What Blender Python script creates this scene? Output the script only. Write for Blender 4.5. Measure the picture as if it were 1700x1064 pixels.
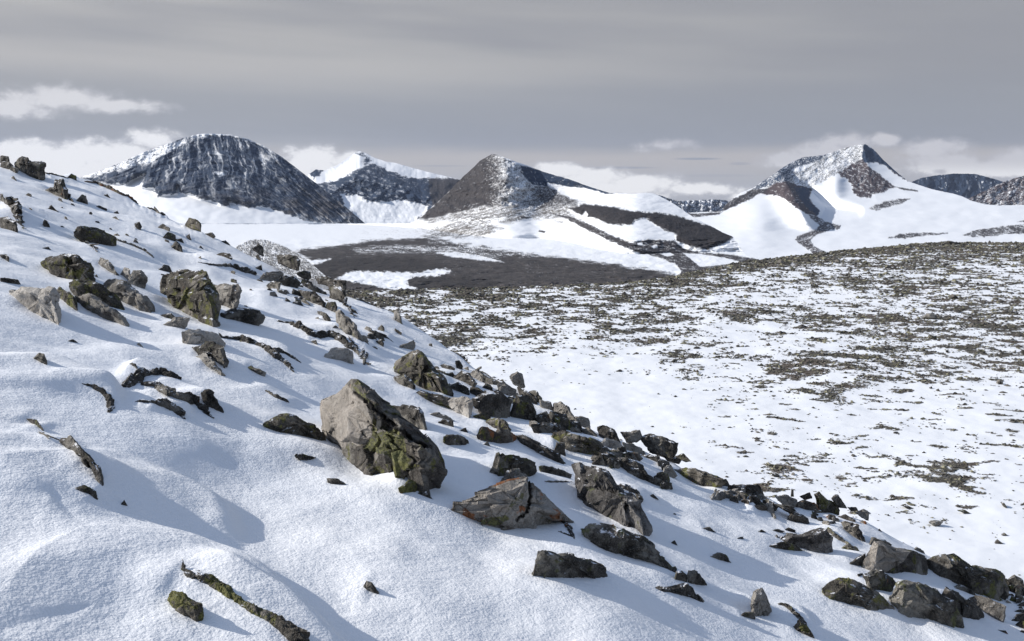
import bpy, math, numpy as np
from mathutils import Vector
scene = bpy.context.scene
for _o in list(bpy.data.objects): bpy.data.objects.remove(_o)
C = scene.collection

# ---------------------------------------------------------------- camera
FPX = 1823.0                                   # focal length in photo pixels (photo 1700 x 1064)
TH = math.atan(222/FPX)                        # camera looks down by this angle
cam_d = bpy.data.cameras.new('camera'); cam = bpy.data.objects.new('camera', cam_d); C.objects.link(cam)
cam_d.sensor_width = 36; cam_d.lens = 36*FPX/1700; cam_d.clip_start = .05; cam_d.clip_end = 60000
cam.location = (0, 0, 0); cam.rotation_euler = (math.pi/2-TH, 0, 0)
scene.camera = cam

# ---------------------------------------------------------------- world / sky
SUN_EL, SUN_X, SUN_Y = math.radians(28.5), -1.0, .16       # light comes from the left, a little from beyond
sa = math.atan2(SUN_X, SUN_Y)
w = bpy.data.worlds.new("World"); scene.world = w; w.use_nodes = True
nt = w.node_tree; nt.nodes.clear()
def N(t, **k):
    n = nt.nodes.new(t)
    for a, b in k.items(): setattr(n, a, b)
    return n
def M(op, *a, clamp=False):
    n = N('ShaderNodeMath', operation=op); n.use_clamp = clamp
    for i, x in enumerate(a):
        if isinstance(x, (int, float)): n.inputs[i].default_value = x
        else: nt.links.new(x, n.inputs[i])
    return n.outputs[0]
def SS(x, a, b, lo=0.0, hi=1.0):
    n = N('ShaderNodeMapRange', interpolation_type='SMOOTHSTEP')
    nt.links.new(x, n.inputs[0])
    for i, v_ in enumerate((a, b, lo, hi)): n.inputs[1+i].default_value = v_
    return n.outputs[0]
def MIX(f, a, b):
    n = N('ShaderNodeMix', data_type='RGBA')
    if isinstance(f, (int, float)): n.inputs[0].default_value = f
    else: nt.links.new(f, n.inputs[0])
    for i, x in ((6, a), (7, b)):
        if isinstance(x, tuple): n.inputs[i].default_value = (*x, 1)
        else: nt.links.new(x, n.inputs[i])
    return n.outputs[2]
def NOISE(vec, scale, detail=4, rough=.55, dist=0):
    n = N('ShaderNodeTexNoise'); n.inputs['Scale'].default_value = scale; n.inputs['Detail'].default_value = detail
    n.inputs['Roughness'].default_value = rough; n.inputs['Distortion'].default_value = dist
    nt.links.new(vec, n.inputs['Vector']); return n.outputs[0]
def COMB(x, y, z):
    n = N('ShaderNodeCombineXYZ')
    for i, q in enumerate((x, y, z)):
        if isinstance(q, (int, float)): n.inputs[i].default_value = q
        else: nt.links.new(q, n.inputs[i])
    return n.outputs[0]
def s2l(r, g, b): return tuple((c/255/12.92 if c <= 10 else ((c/255+.055)/1.055)**2.4) for c in (r, g, b))
tc = N('ShaderNodeTexCoord'); sep = N('ShaderNodeSeparateXYZ'); nt.links.new(tc.outputs['Generated'], sep.inputs[0])
dx, dy, dz = sep.outputs
hor = M('POWER', M('ADD', M('MULTIPLY', dx, dx), M('MULTIPLY', dy, dy)), .5)
EL = M('ARCTAN2', dz, hor)                     # elevation, radians
AZ = M('ARCTAN2', dx, dy)                      # azimuth from the view axis, radians
U = M('ADD', M('MULTIPLY', AZ, FPX), 850.0)    # the same in photo-pixel-sized units, for readable numbers
V = M('SUBTRACT', 310.0, M('MULTIPLY', EL, FPX))
# high stratus: long slightly tilted bands
Vt = M('SUBTRACT', V, M('MULTIPLY', U, .05))
b1 = NOISE(COMB(M('MULTIPLY', U, .0011), M('MULTIPLY', Vt, .0095), 3.1), 1.0, 3, .5)
b2 = NOISE(COMB(M('MULTIPLY', U, .0022), M('MULTIPLY', Vt, .022), 7.7), 1.0, 5, .55)
band = M('ADD', M('MULTIPLY', b1, .8), M('MULTIPLY', b2, .2))
stratus = MIX(SS(band, .36, .64), s2l(152, 153, 158), s2l(178, 177, 176))
# left is a little lighter than right
stratus = MIX(SS(U, 200, 1500), stratus, MIX(.55, stratus, s2l(142, 144, 150)))
# broad lighter streak and darker belt just above the mountains
streak = M('MULTIPLY', SS(M('ABSOLUTE', M('SUBTRACT', Vt, 108.0)), 45, 0), SS(U, 1100, 200))
stratus = MIX(M('MULTIPLY', streak, .55), stratus, s2l(186, 184, 182))
belt = M('MULTIPLY', SS(V, 110, 190), SS(V, 262, 215))
stratus = MIX(M('MULTIPLY', belt, .6), stratus, s2l(146, 150, 157))
# warm clearer strip at the horizon
nn = NOISE(COMB(M('MULTIPLY', U, .004), M('MULTIPLY', V, .03), 1.2), 1.0, 4, .55)
warm = SS(M('ADD', V, M('MULTIPLY', nn, 26.0)), 252, 276)
warmcol = MIX(SS(M('ADD', V, M('MULTIPLY', b2, 20.0)), 270, 325), s2l(181, 177, 175), s2l(171, 172, 177))
sky = MIX(warm, stratus, warmcol)
def flat_cloud(u0, v0, ru, rv, col, k):
    global sky
    e = M('ADD', M('POWER', M('DIVIDE', M('SUBTRACT', U, u0), ru), 2.0), M('POWER', M('DIVIDE', M('SUBTRACT', V, v0), rv), 2.0))
    m = SS(M('ADD', e, M('MULTIPLY', nn, .9)), 1.5, .5)
    sky = MIX(M('MULTIPLY', m, k), sky, col)
flat_cloud(1152, 265, 46, 2.5, s2l(140, 145, 156), .8)
flat_cloud(1030, 279, 70, 2.5, s2l(146, 150, 160), .7)
flat_cloud(1220, 273, 22, 3, s2l(150, 152, 162), .5)
flat_cloud(1180, 292, 90, 3, s2l(158, 160, 168), .4)
flat_cloud(735, 276, 60, 2, s2l(150, 153, 162), .5)
# cumulus: (u, v, radius_u, radius_v, whiteness)
cn = NOISE(COMB(M('MULTIPLY', U, .03), M('MULTIPLY', V, .045), 5.0), 1.0, 7, .58)
cn2 = NOISE(COMB(M('MULTIPLY', U, .010), M('MULTIPLY', V, .018), 2.0), 1.0, 5, .6)
fld = None
CL = [(150, 178, 110, 22, .62), (60, 194, 110, 19, .62), (225, 186, 95, 15, .5), (-40, 190, 120, 22, .55),
      (95, 262, 75, 26, 1), (178, 260, 80, 28, 1), (150, 285, 160, 34, 1), (280, 236, 50, 20, .8), (230, 262, 70, 28, 1), (40, 276, 60, 24, .9),
      (530, 266, 66, 27, 1), (585, 266, 38, 20, 1), (500, 282, 50, 24, .9), (560, 285, 50, 20, .9),
      (985, 296, 85, 20, .95), (925, 283, 52, 17, .95), (1060, 304, 90, 20, .85), (1000, 314, 190, 22, .8), (1092, 244, 60, 16, .1), (1160, 314, 100, 16, .7),
      (1385, 240, 42, 18, .72), (1350, 254, 60, 20, .75), (1300, 268, 60, 20, .65), (1440, 238, 26, 12, .65), (1515, 252, 60, 20, .68), (1530, 275, 80, 24, .75),
      (1650, 266, 85, 18, .68), (1600, 284, 150, 20, .9), (1700, 282, 90, 18, .9), (1250, 325, 60, 14, .8)]
for (cu, cv, ru, rv, wh) in CL:
    e = M('POWER', M('ADD', M('POWER', M('DIVIDE', M('SUBTRACT', U, float(cu)), float(ru)), 2.0), M('POWER', M('DIVIDE', M('SUBTRACT', V, float(cv)), float(rv)), 2.0)), .5)
    f = M('MULTIPLY', M('SUBTRACT', 1.25, e), float(.55+.45*wh))
    fld = f if fld is None else M('SMOOTH_MAX', fld, f, .15)
fld = M('ADD', fld, M('MULTIPLY', M('SUBTRACT', cn, .5), 1.05))
fld = M('ADD', fld, M('MULTIPLY', M('SUBTRACT', cn2, .5), .7))
alpha = SS(fld, .08, .72)
shade = SS(M('ADD', fld, M('MULTIPLY', M('SUBTRACT', cn, .5), .8)), .2, .8)
cloudcol = MIX(shade, s2l(182, 182, 187), s2l(240, 239, 239))
# high cumulus deck at left is duller
dull = M('MULTIPLY', SS(V, 225, 205), 1.0)
cloudcol = MIX(M('MULTIPLY', dull, .6), cloudcol, s2l(190, 190, 195))
cloudcol = MIX(M('MULTIPLY', M('MULTIPLY', SS(U, 1010, 1080), SS(V, 300, 268)), .72), cloudcol, s2l(184, 182, 186))
sky = MIX(alpha, sky, cloudcol)
# clear blue above the cloud deck lights the shadows
nis = N('ShaderNodeTexSky', sky_type='NISHITA'); nis.sun_disc = False
nis.sun_elevation = SUN_EL; nis.sun_rotation = sa
vm = N('ShaderNodeVectorMath', operation='SCALE'); nt.links.new(nis.outputs[0], vm.inputs[0]); vm.inputs[3].default_value = .16
SKY_K = 1.0
full = MIX(M('MULTIPLY', SS(EL, .20, .5), .85), sky, vm.outputs[0])
full = MIX(SS(EL, -.02, -.2), full, s2l(150, 155, 168))
bg = N('ShaderNodeBackground'); nt.links.new(full, bg.inputs[0]); bg.inputs[1].default_value = 1.0
out = N('ShaderNodeOutputWorld'); nt.links.new(bg.outputs[0], out.inputs[0])

# ---------------------------------------------------------------- sun
sd = bpy.data.lights.new('sun', 'SUN'); sd.energy = 4.8; sd.angle = math.radians(.6); sd.color = (1, .955, .89)
so = bpy.data.objects.new('sun', sd); C.objects.link(so)
hn = math.hypot(SUN_X, SUN_Y)
to_sun = Vector((SUN_X/hn*math.cos(SUN_EL), SUN_Y/hn*math.cos(SUN_EL), math.sin(SUN_EL)))
so.rotation_euler = to_sun.to_track_quat('Z', 'Y').to_euler(); so.location = (-20, 5, 30)
scene.view_settings.view_transform = 'Standard'; scene.view_settings.look = 'None'
scene.view_settings.exposure = 0.15; scene.view_settings.gamma = 1
scene.cycles.use_denoising = True
scene.cycles.max_bounces = 6; scene.cycles.diffuse_bounces = 3
scene.cycles.volume_bounces = 0

# ---------------------------------------------------------------- numeric helpers
def h32(x):
    x = x.astype(np.uint32)
    x ^= x >> np.uint32(16); x *= np.uint32(0x7feb352d); x ^= x >> np.uint32(15); x *= np.uint32(0x846ca68b); x ^= x >> np.uint32(16)
    return x
def cellrand(ix, iy, iz, seed):
    with np.errstate(over='ignore'):
        return h32(ix.astype(np.int64).astype(np.uint32)*np.uint32(73856093) ^ iy.astype(np.int64).astype(np.uint32)*np.uint32(19349663)
                   ^ iz.astype(np.int64).astype(np.uint32)*np.uint32(83492791) ^ np.uint32(seed*2654435 & 0xffffffff)).astype(np.float64)/4294967295.0
def vn2(x, y, seed=0):
    x, y = np.broadcast_arrays(np.asarray(x, float), np.asarray(y, float))
    ix, iy = np.floor(x), np.floor(y); fx, fy = x-ix, y-iy
    z = np.zeros_like(ix)
    ux = fx*fx*fx*(fx*(fx*6-15)+10); uy = fy*fy*fy*(fy*(fy*6-15)+10)
    def g(ax, ay):
        a = cellrand(ix+ax, iy+ay, z, seed)*2*np.pi
        return np.cos(a)*(fx-ax)+np.sin(a)*(fy-ay)
    return (g(0, 0)*(1-ux)+g(1, 0)*ux)*(1-uy)+(g(0, 1)*(1-ux)+g(1, 1)*ux)*uy       # about -.7 .. .7
def fbm(x, y, seed=0, o=4, lac=2.03, gain=.5):
    s = 0; a = 1.0; t = 0
    for k in range(o):
        s = s+a*vn2(x, y, seed+k*17); t += a; a *= gain; x = x*lac+13.7; y = y*lac+5.1
    return s/t*1.6
def ridged(x, y, seed=0, o=4, gain=.5):
    s = 0; a = 1.0; t = 0
    for k in range(o):
        s = s+a*(1-np.abs(vn2(x, y, seed+k*17))*2.6); t += a; a *= gain; x = x*2.03+3.7; y = y*2.03+9.1
    return s/t
def vn3(p, seed=0):
    i = np.floor(p); f = p-i; u_ = f*f*f*(f*(f*6-15)+10)
    r = 0
    for a in (0, 1):
        for b in (0, 1):
            for c in (0, 1):
                wt = (u_[:, 0] if a else 1-u_[:, 0])*(u_[:, 1] if b else 1-u_[:, 1])*(u_[:, 2] if c else 1-u_[:, 2])
                r = r+wt*cellrand(i[:, 0]+a, i[:, 1]+b, i[:, 2]+c, seed)
    return r*2-1
def ss(x, a, b):
    t = np.clip((x-a)/(b-a), 0, 1); return t*t*(3-2*t)
ct, st = math.cos(TH), math.sin(TH)
def ray(u, v):
    a = (np.asarray(u, float)-850)/FPX; b = (532-np.asarray(v, float))/FPX
    y = ct+b*st; z = -st+b*ct
    return a/y, z/y                            # X = dx/dy, Z = dz/dy
def pts(uv): return np.array(uv, float)
def crv(uv):
    q = pts(uv); return lambda u: np.interp(u, q[:, 0], q[:, 1])
def sdp(u, v, poly):                           # signed distance to a polygon, positive inside
    p = pts(poly); d = np.full(np.shape(u), 1e9); ins = np.zeros(np.shape(u), bool)
    for i in range(len(p)):
        x0, y0 = p[i]; x1, y1 = p[(i+1) % len(p)]
        ex, ey = x1-x0, y1-y0; t = np.clip(((u-x0)*ex+(v-y0)*ey)/(ex*ex+ey*ey+1e-9), 0, 1)
        d = np.minimum(d, np.hypot(u-x0-t*ex, v-y0-t*ey))
        c = ((y0 > v) != (y1 > v)) & (u < (x1-x0)*(v-y0)/((y1-y0) if y1 != y0 else 1e-9)+x0)
        ins ^= c
    return np.where(ins, d, -d)
def tag(o, label, cat, kind=None, group=None):
    o['label'] = label; o['category'] = cat
    if kind: o['kind'] = kind
    if group: o['group'] = group
    return o
def mesh_np(name, P, F, mat, col=None, smooth=True, origin=None):
    P = np.asarray(P, np.float64).reshape(-1, 3)
    if origin is not None: P = P-np.asarray(origin)
    F = np.asarray(F, np.int32); k = F.shape[1]
    me = bpy.data.meshes.new(name); me.vertices.add(len(P)); me.vertices.foreach_set('co', P.astype(np.float32).ravel())
    me.loops.add(F.size); me.loops.foreach_set('vertex_index', F.ravel())
    me.polygons.add(len(F)); me.polygons.foreach_set('loop_start', np.arange(0, F.size, k, dtype=np.int32))
    me.polygons.foreach_set('loop_total', np.full(len(F), k, np.int32))
    me.polygons.foreach_set('use_smooth', np.full(len(F), smooth, bool))
    me.update(calc_edges=True)
    if col is not None:
        a = me.color_attributes.new('albedo', 'FLOAT_COLOR', 'POINT')
        c = np.ones((len(P), 4), np.float32); c[:, :3] = np.asarray(col).reshape(-1, 3); a.data.foreach_set('color', c.ravel())
    me.materials.append(mat)
    o = bpy.data.objects.new(name, me); C.objects.link(o)
    if origin is not None: o.location = tuple(origin)
    return o
def grid(name, P, mat, col=None, flip=False):
    nv, nu = P.shape[:2]; i = np.arange(nv*nu).reshape(nv, nu)
    F = np.stack([i[:-1, :-1], i[1:, :-1], i[1:, 1:], i[:-1, 1:]], -1).reshape(-1, 4)
    if flip: F = F[:, ::-1]
    return mesh_np(name, P, F, mat, None if col is None else col.reshape(-1, 3))

# ---------------------------------------------------------------- materials
class NT:                                      # small node-building helper around one material
    def __init__(s, name):
        s.m = bpy.data.materials.new(name); s.m.use_nodes = True; s.t = s.m.node_tree
        s.b = s.t.nodes['Principled BSDF']
    def n(s, ty, **k):
        q = s.t.nodes.new(ty)
        for a, b_ in k.items(): setattr(q, a, b_)
        return q
    def l(s, a, b_): s.t.links.new(a, b_)
    def noise(s, vec, scale, detail=4, rough=.55):
        q = s.n('ShaderNodeTexNoise'); q.inputs['Scale'].default_value = scale; q.inputs['Detail'].default_value = detail
        q.inputs['Roughness'].default_value = rough; s.l(vec, q.inputs['Vector']); return q.outputs[0]
    def mr(s, x, a, b_, lo=0., hi=1.):
        q = s.n('ShaderNodeMapRange', interpolation_type='SMOOTHSTEP'); s.l(x, q.inputs[0])
        for i, v_ in enumerate((a, b_, lo, hi)): q.inputs[1+i].default_value = v_
        return q.outputs[0]
    def mix(s, f, a, b_, mode='MIX'):
        q = s.n('ShaderNodeMix', data_type='RGBA', blend_type=mode)
        for i, x in ((0, f), (6, a), (7, b_)):
            if isinstance(x, tuple): q.inputs[i].default_value = (*x, 1)
            elif isinstance(x, (int, float)): q.inputs[i].default_value = x
            else: s.l(x, q.inputs[i])
        return q.outputs[2]
    def math(s, op, *a):
        q = s.n('ShaderNodeMath', operation=op)
        for i, x in enumerate(a):
            if isinstance(x, (int, float)): q.inputs[i].default_value = x
            else: s.l(x, q.inputs[i])
        return q.outputs[0]
    def bump(s, h, strength, dist, prev=None):
        q = s.n('ShaderNodeBump'); q.inputs['Strength'].default_value = strength; q.inputs['Distance'].default_value = dist
        s.l(h, q.inputs['Height'])
        if prev is not None: s.l(prev, q.inputs['Normal'])
        return q.outputs[0]

def mat_snow():
    k = NT('wind_packed_snow'); geo = k.n('ShaderNodeNewGeometry'); P = geo.outputs['Position']
    big = k.noise(P, .7, 3)
    col = k.mix(k.mr(big, .35, .65), (.84, .855, .88), (.87, .875, .885))
    k.l(col, k.b.inputs['Base Color']); k.b.inputs['Roughness'].default_value = .65
    k.b.inputs['Specular IOR Level'].default_value = .25
    f1 = k.noise(P, 85, 2, .5); f2 = k.noise(P, 26, 2, .5); f3 = k.noise(P, 5, 3, .5)
    b = k.bump(f3, .4, .035); b = k.bump(f2, .6, .009, b); b = k.bump(f1, .8, .0045, b)
    k.l(b, k.b.inputs['Normal']); return k.m
def mat_albedo(name, fine, fstr, bump_scale, bump_dist, rough=.85):
    k = NT(name); at = k.n('ShaderNodeAttribute', attribute_name='albedo'); geo = k.n('ShaderNodeNewGeometry'); P = geo.outputs['Position']
    n1 = k.noise(P, fine, 5, .7)
    dk = k.mr(n1, .3, .7, 1-fstr, 1+fstr)
    # variation hits bare ground more than snow
    sepc = k.n('ShaderNodeSeparateColor'); k.l(at.outputs['Color'], sepc.inputs[0])
    sn = k.mr(sepc.outputs[1], .3, .7)
    var = k.mix(sn, dk, (1, 1, 1))
    col = k.mix(1.0, at.outputs['Color'], var, 'MULTIPLY')
    k.l(col, k.b.inputs['Base Color']); k.b.inputs['Roughness'].default_value = rough; k.b.inputs['Specular IOR Level'].default_value = .15
    nb = k.noise(P, bump_scale, 5, .65)
    hs = k.math('MULTIPLY', nb, k.mr(sn, 0, 1, 1.0, .12))
    k.l(k.bump(hs, .8, bump_dist), k.b.inputs['Normal']); return k.m
def mat_rock(name, dark, mid, light, pale_amt, lich, lich_amt, rust_amt, snow_amt=.0, faces=False):
    k = NT(name); tcn = k.n('ShaderNodeTexCoord'); oi = k.n('ShaderNodeObjectInfo')
    add = k.n('ShaderNodeVectorMath', operation='ADD'); k.l(tcn.outputs['Object'], add.inputs[0])
    sc = k.n('ShaderNodeVectorMath', operation='SCALE'); sc.inputs[0].default_value = (37, 19, 53); k.l(oi.outputs['Random'], sc.inputs[3]); k.l(sc.outputs[0], add.inputs[1])
    P = add.outputs[0]
    a = k.noise(P, 3.2, 5, .62); b = k.noise(P, 11, 6, .68); c = k.noise(P, 48, 4, .7)
    col = k.mix(k.mr(b, .36, .62), dark, mid)
    col = k.mix(k.math('MULTIPLY', k.mr(a, .62-pale_amt*.5, .70-pale_amt*.5), .9), col, light)
    col = k.mix(k.math('MULTIPLY', k.mr(c, .42, .66), .55), col, k.mix(.5, col, dark))
    g2 = k.noise(P, 130, 3, .75); col = k.mix(k.math('MULTIPLY', k.mr(g2, .52, .66), .55), col, light); col = k.mix(k.math('MULTIPLY', k.mr(g2, .46, .34), .6), col, dark)
    vor = k.n('ShaderNodeTexVoronoi'); vor.inputs['Scale'].default_value = 22; k.l(P, vor.inputs['Vector'])
    spots = k.math('MULTIPLY', k.mr(vor.outputs['Distance'], .42, .3), k.mr(b, .5, .58))
    col = k.mix(k.math('MULTIPLY', spots, .4), col, light)
    ln = k.noise(P, 6.5, 6, .7)
    lm = k.mr(ln, .66-lich_amt*.28, .72-lich_amt*.28)
    lcol = k.mix(k.mr(c, .35, .65), tuple(x*.45 for x in lich), lich)
    col = k.mix(k.math('MULTIPLY', lm, .85), col, lcol)
    off = k.n('ShaderNodeVectorMath', operation='ADD'); k.l(P, off.inputs[0]); off.inputs[1].default_value = (7, 3, 1)
    rn = k.noise(off.outputs[0], 5.0, 5, .65)
    col = k.mix(k.math('MULTIPLY', k.mr(rn, .70-rust_amt*.3, .76-rust_amt*.3), .85), col, (.26, .10, .035))
    if faces:                                  # paler left face / mossy cushion / deep crack, held per vertex
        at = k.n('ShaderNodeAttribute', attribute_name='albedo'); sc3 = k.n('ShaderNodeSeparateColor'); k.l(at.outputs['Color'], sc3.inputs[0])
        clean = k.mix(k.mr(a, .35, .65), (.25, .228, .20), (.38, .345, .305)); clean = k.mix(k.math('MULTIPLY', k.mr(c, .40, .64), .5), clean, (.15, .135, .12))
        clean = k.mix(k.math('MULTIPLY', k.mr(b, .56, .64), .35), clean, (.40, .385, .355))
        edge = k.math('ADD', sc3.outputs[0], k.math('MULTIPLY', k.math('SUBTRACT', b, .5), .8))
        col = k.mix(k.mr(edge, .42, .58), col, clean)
        me_ = k.math('ADD', sc3.outputs[2], k.math('MULTIPLY', k.math('SUBTRACT', ln, .5), 1.6))
        col = k.mix(k.math('MULTIPLY', k.mr(me_, .5, .62), k.mr(c, .38, .5, .45, 1.)), col, k.mix(k.mr(c, .42, .6), (.06, .062, .032), (.19, .19, .085)))
        col = k.mix(sc3.outputs[1], col, (.008, .007, .006))
    # thin cracks
    cr = k.n('ShaderNodeTexVoronoi', feature='DISTANCE_TO_EDGE'); cr.inputs['Scale'].default_value = 3.4
    wv = k.n('ShaderNodeVectorMath', operation='ADD'); k.l(P, wv.inputs[0])
    ws = k.n('ShaderNodeVectorMath', operation='SCALE'); nz = k.n('ShaderNodeTexNoise'); nz.inputs['Scale'].default_value = 5; nz.inputs['Detail'].default_value = 4; k.l(P, nz.inputs['Vector'])
    k.l(nz.outputs['Color'], ws.inputs[0]); ws.inputs[3].default_value = .35; k.l(ws.outputs[0], wv.inputs[1]); k.l(wv.outputs[0], cr.inputs['Vector'])
    crm = k.mr(cr.outputs['Distance'], .0, .012)
    col = k.mix(k.mr(crm, 0, 1, .45, 0), col, (.02, .018, .016))
    if snow_amt:
        g = k.n('ShaderNodeNewGeometry'); sz = k.n('ShaderNodeSeparateXYZ'); k.l(g.outputs['Normal'], sz.inputs[0])
        sm = k.math('MULTIPLY', k.mr(sz.outputs[2], .72, .9), k.mr(b, .58-snow_amt*.3, .62-snow_amt*.3))
        col = k.mix(sm, col, (.8, .82, .86))
    k.l(col, k.b.inputs['Base Color']); k.b.inputs['Roughness'].default_value = .88; k.b.inputs['Specular IOR Level'].default_value = .2
    nb = k.bump(crm, .6, .02); nb = k.bump(b, .9, .035, nb); nb = k.bump(c, .9, .014, nb); nb = k.bump(g2, .7, .005, nb)
    k.l(nb, k.b.inputs['Normal']); return k.m
SNOW = mat_snow()
GREEN = (.17, .17, .055)
RM = dict(
    dark=mat_rock('dark_schist', (.026, .024, .022), (.088, .080, .071), (.21, .195, .17), .22, (.13, .135, .065), .24, .1, .18),
    grey=mat_rock('grey_rock', (.07, .065, .060), (.18, .166, .15), (.31, .29, .26), .35, (.14, .145, .07), .18, .05, .06),
    pale=mat_rock('pale_granite', (.20, .182, .165), (.36, .335, .30), (.46, .435, .40), .35, (.16, .15, .09), .0, .0),
    lichen=mat_rock('lichened_rock', (.035, .032, .028), (.10, .09, .075), (.24, .22, .19), .2, GREEN, .50, .12, .08),
    rust=mat_rock('rusty_rock', (.05, .042, .036), (.13, .11, .09), (.26, .23, .19), .25, GREEN, .25, .55))
# ================================================================ FAR TERRAIN
FAR = mat_albedo('mountain_rock_and_snow', .03, .30, .03, 6.0)
MOR = mat_albedo('moraine_and_ice', .06, .4, .08, 4.0)
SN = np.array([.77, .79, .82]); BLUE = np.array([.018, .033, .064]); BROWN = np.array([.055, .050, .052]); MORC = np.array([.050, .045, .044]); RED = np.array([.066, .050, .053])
def z1(p): return [(x*.35294, 150+y*.35294) for x, y in p]
def z2(p): return [(450+x*.35294, 200+y*.35294) for x, y in p]
def z3(p): return [(1050+x*.38235, 200+y*.38235) for x, y in p]
class Paint:
    def __init__(s, u, v): s.u, s.v = u, v; s.c = np.broadcast_to(SN, u.shape+(3,)).copy(); s.snow = np.ones(u.shape)
    def put(s, m, col):
        m = np.clip(m, 0, 1)[..., None]; s.c = s.c*(1-m)+np.asarray(col)*m
    def region(s, poly, col, edge=4, soft=1.2, seed=1, frac=1.0, nz=None, wav=14, wv=None):
        """cover a region; frac<1 lets snow flecks through by the noise nz (0..1 uniform-ish)"""
        wv = wv or wav*.5
        d = sdp(s.u, s.v, poly)+fbm(s.u/wav, s.v/wv, seed, 5, gain=.62)*edge*1.6
        m = ss(d, -soft, soft)
        if nz is not None: m = m*ss(nz, 1-frac-.24, 1-frac+.24)
        s.put(m, col); return m
def flecks(u, v, sx, sy, ang=0, seed=5, o=4):
    a = math.radians(ang); x = u*math.cos(a)+v*math.sin(a); y = -u*math.sin(a)+v*math.cos(a)
    n = .55*fbm(x/sx, y/sy, seed, o, gain=.75)+.45*fbm(x/(sx*.33), y/(sy*.45), seed+50, 3, gain=.8)+.25*fbm(x/(sx*4), y/(sy*4), seed+90, 3); return np.clip(.5+n*1.2, 0, 1)
def relief(name, u0, u1, top, bot, nv, depth, mat, paint, rough=0, label='', back=400, jag=1.0, seed=3, step=1.0):
    us = np.arange(u0, u1+step, step); tp = top(us)+fbm(us/9, us*0, seed, 4, gain=.6)*jag; bt = np.broadcast_to(bot(us) if callable(bot) else np.full(us.shape, float(bot)), us.shape)
    t = np.linspace(0, 1, nv)[:, None]; v = tp+(bt-tp)*t; u = np.broadcast_to(us, v.shape)
    X, Z = ray(u, v); D = depth(u, v, tp)
    P = np.stack([X*D, D, Z*D], -1)
    b = []
    for i, (f, dzz) in enumerate(((1, .35), (.6, .12), (.25, .02))):
        Q = P[0].copy(); k = 1+back*f/Q[:, 1]; Q[:, 0] *= k; Q[:, 1] *= k; Q[:, 2] = P[0][:, 2]-back*dzz; b.append(Q)
    col = paint(u, v, tp)
    PP = np.concatenate([np.stack(b), P]); CC = np.concatenate([np.stack([col[0]]*3), col])
    o = grid(name, PP, mat, CC, flip=False)
    tag(o, label, 'mountain', 'structure'); return o

# --- far right dark massif
def pa(u, v, tp):
    p = Paint(u, v); n = flecks(u, v, 5, 14, 8, 5)
    p.put(ss(n, .05, .2), BLUE*.75); p.put(ss(fbm(u/10, v/20, 9, 4), .30, .46)*.22, SN); return p.c
relief('mountain', 1495, 1685, crv(z3([(1160, 290), (1210, 268), (1250, 250), (1320, 238), (1400, 230), (1490, 232), (1540, 245), (1600, 262), (1660, 292)])), 345, 60,
       lambda u, v, tp: 13000-(v-280)*18+fbm(u/26, v/30, 4, 5)*200, FAR, pa, label='dark blue flat topped massif far behind the snowfield at right')
# --- low far range between the pyramid and the right peak
def pb(u, v, tp):
    p = Paint(u, v); n = flecks(u, v, 3.5, 6, 0, 12); p.put(ss(n, .35, .55), BLUE*.9); return p.c
relief('mountain', 1085, 1215, crv(z3([(90, 318), (120, 325), (150, 335), (200, 350), (300, 345), (345, 342), (400, 345), (430, 352)])), 372, 50,
       lambda u, v, tp: 12500-(v-330)*20+fbm(u/12, v/14, 8, 5)*350, FAR, pb, label='low snow dusted range far away between the two pointed peaks')
# --- second mountain, snow capped, behind the dome
TOPC = crv([(470, 330), (500, 300), (513, 289), (524, 281), (540, 283), (560, 274), (580, 260), (590, 253), (597, 251), (607, 254), (620, 261), (640, 268), (655, 270), (690, 280), (725, 289), (755, 296), (775, 302), (800, 320)])
faceC = z2([(238, 292), (300, 285), (360, 260), (430, 220), (455, 208), (480, 205), (540, 230), (620, 262), (700, 275), (790, 272), (900, 280), (900, 460), (690, 462), (735, 430), (735, 400), (700, 390), (640, 378), (600, 370), (530, 382), (450, 380), (400, 345), (365, 352), (330, 340), (345, 400), (400, 460), (440, 500), (200, 300)])
def pc(u, v, tp):
    p = Paint(u, v)
    n = flecks(u, v, 26, 5, 14, 21, 5)*.6+flecks(u, v, 5, 9, 40, 23)*.4
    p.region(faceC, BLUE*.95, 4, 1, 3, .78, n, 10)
    p.region(z2([(180, 250), (205, 232), (250, 230), (225, 262), (200, 275)]), BLUE, 3, 1, 4, .8, n, 8)
    p.region(z2([(395, 152), (430, 150), (470, 190), (440, 215), (425, 195), (440, 175)]), BLUE, 3, 1, 4, .55, n, 8)
    p.region(z2([(740, 270), (900, 275), (860, 400), (760, 420), (745, 330)]), BROWN*.8, 4, 2, 4, .85, n, 8)
    cr = ss(fbm(u/18, v/2.2, 33, 4), .22, .34)*ss(v, 340, 350)*ss(u, 590, 610)*ss(u, 690, 660); p.put(cr*.45, (.45, .5, .56)); return p.c
def dc(u, v, tp):
    x = np.clip((372-v), 0, 400)
    face = ss(sdp(u, v, faceC), -6, 10)
    return 6200+x*9+ss(tp+18-v, -25, 18)*500-face*80+fbm(u/26, v/22, 6, 5)*110-(1-face)*fbm(u/26, v/22, 6, 5)*80
relief('mountain', 470, 800, TOPC, 400, 160, dc, FAR, pc, label='snow capped blue mountain with its summit in cloud, behind the dark dome', jag=.8)
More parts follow.
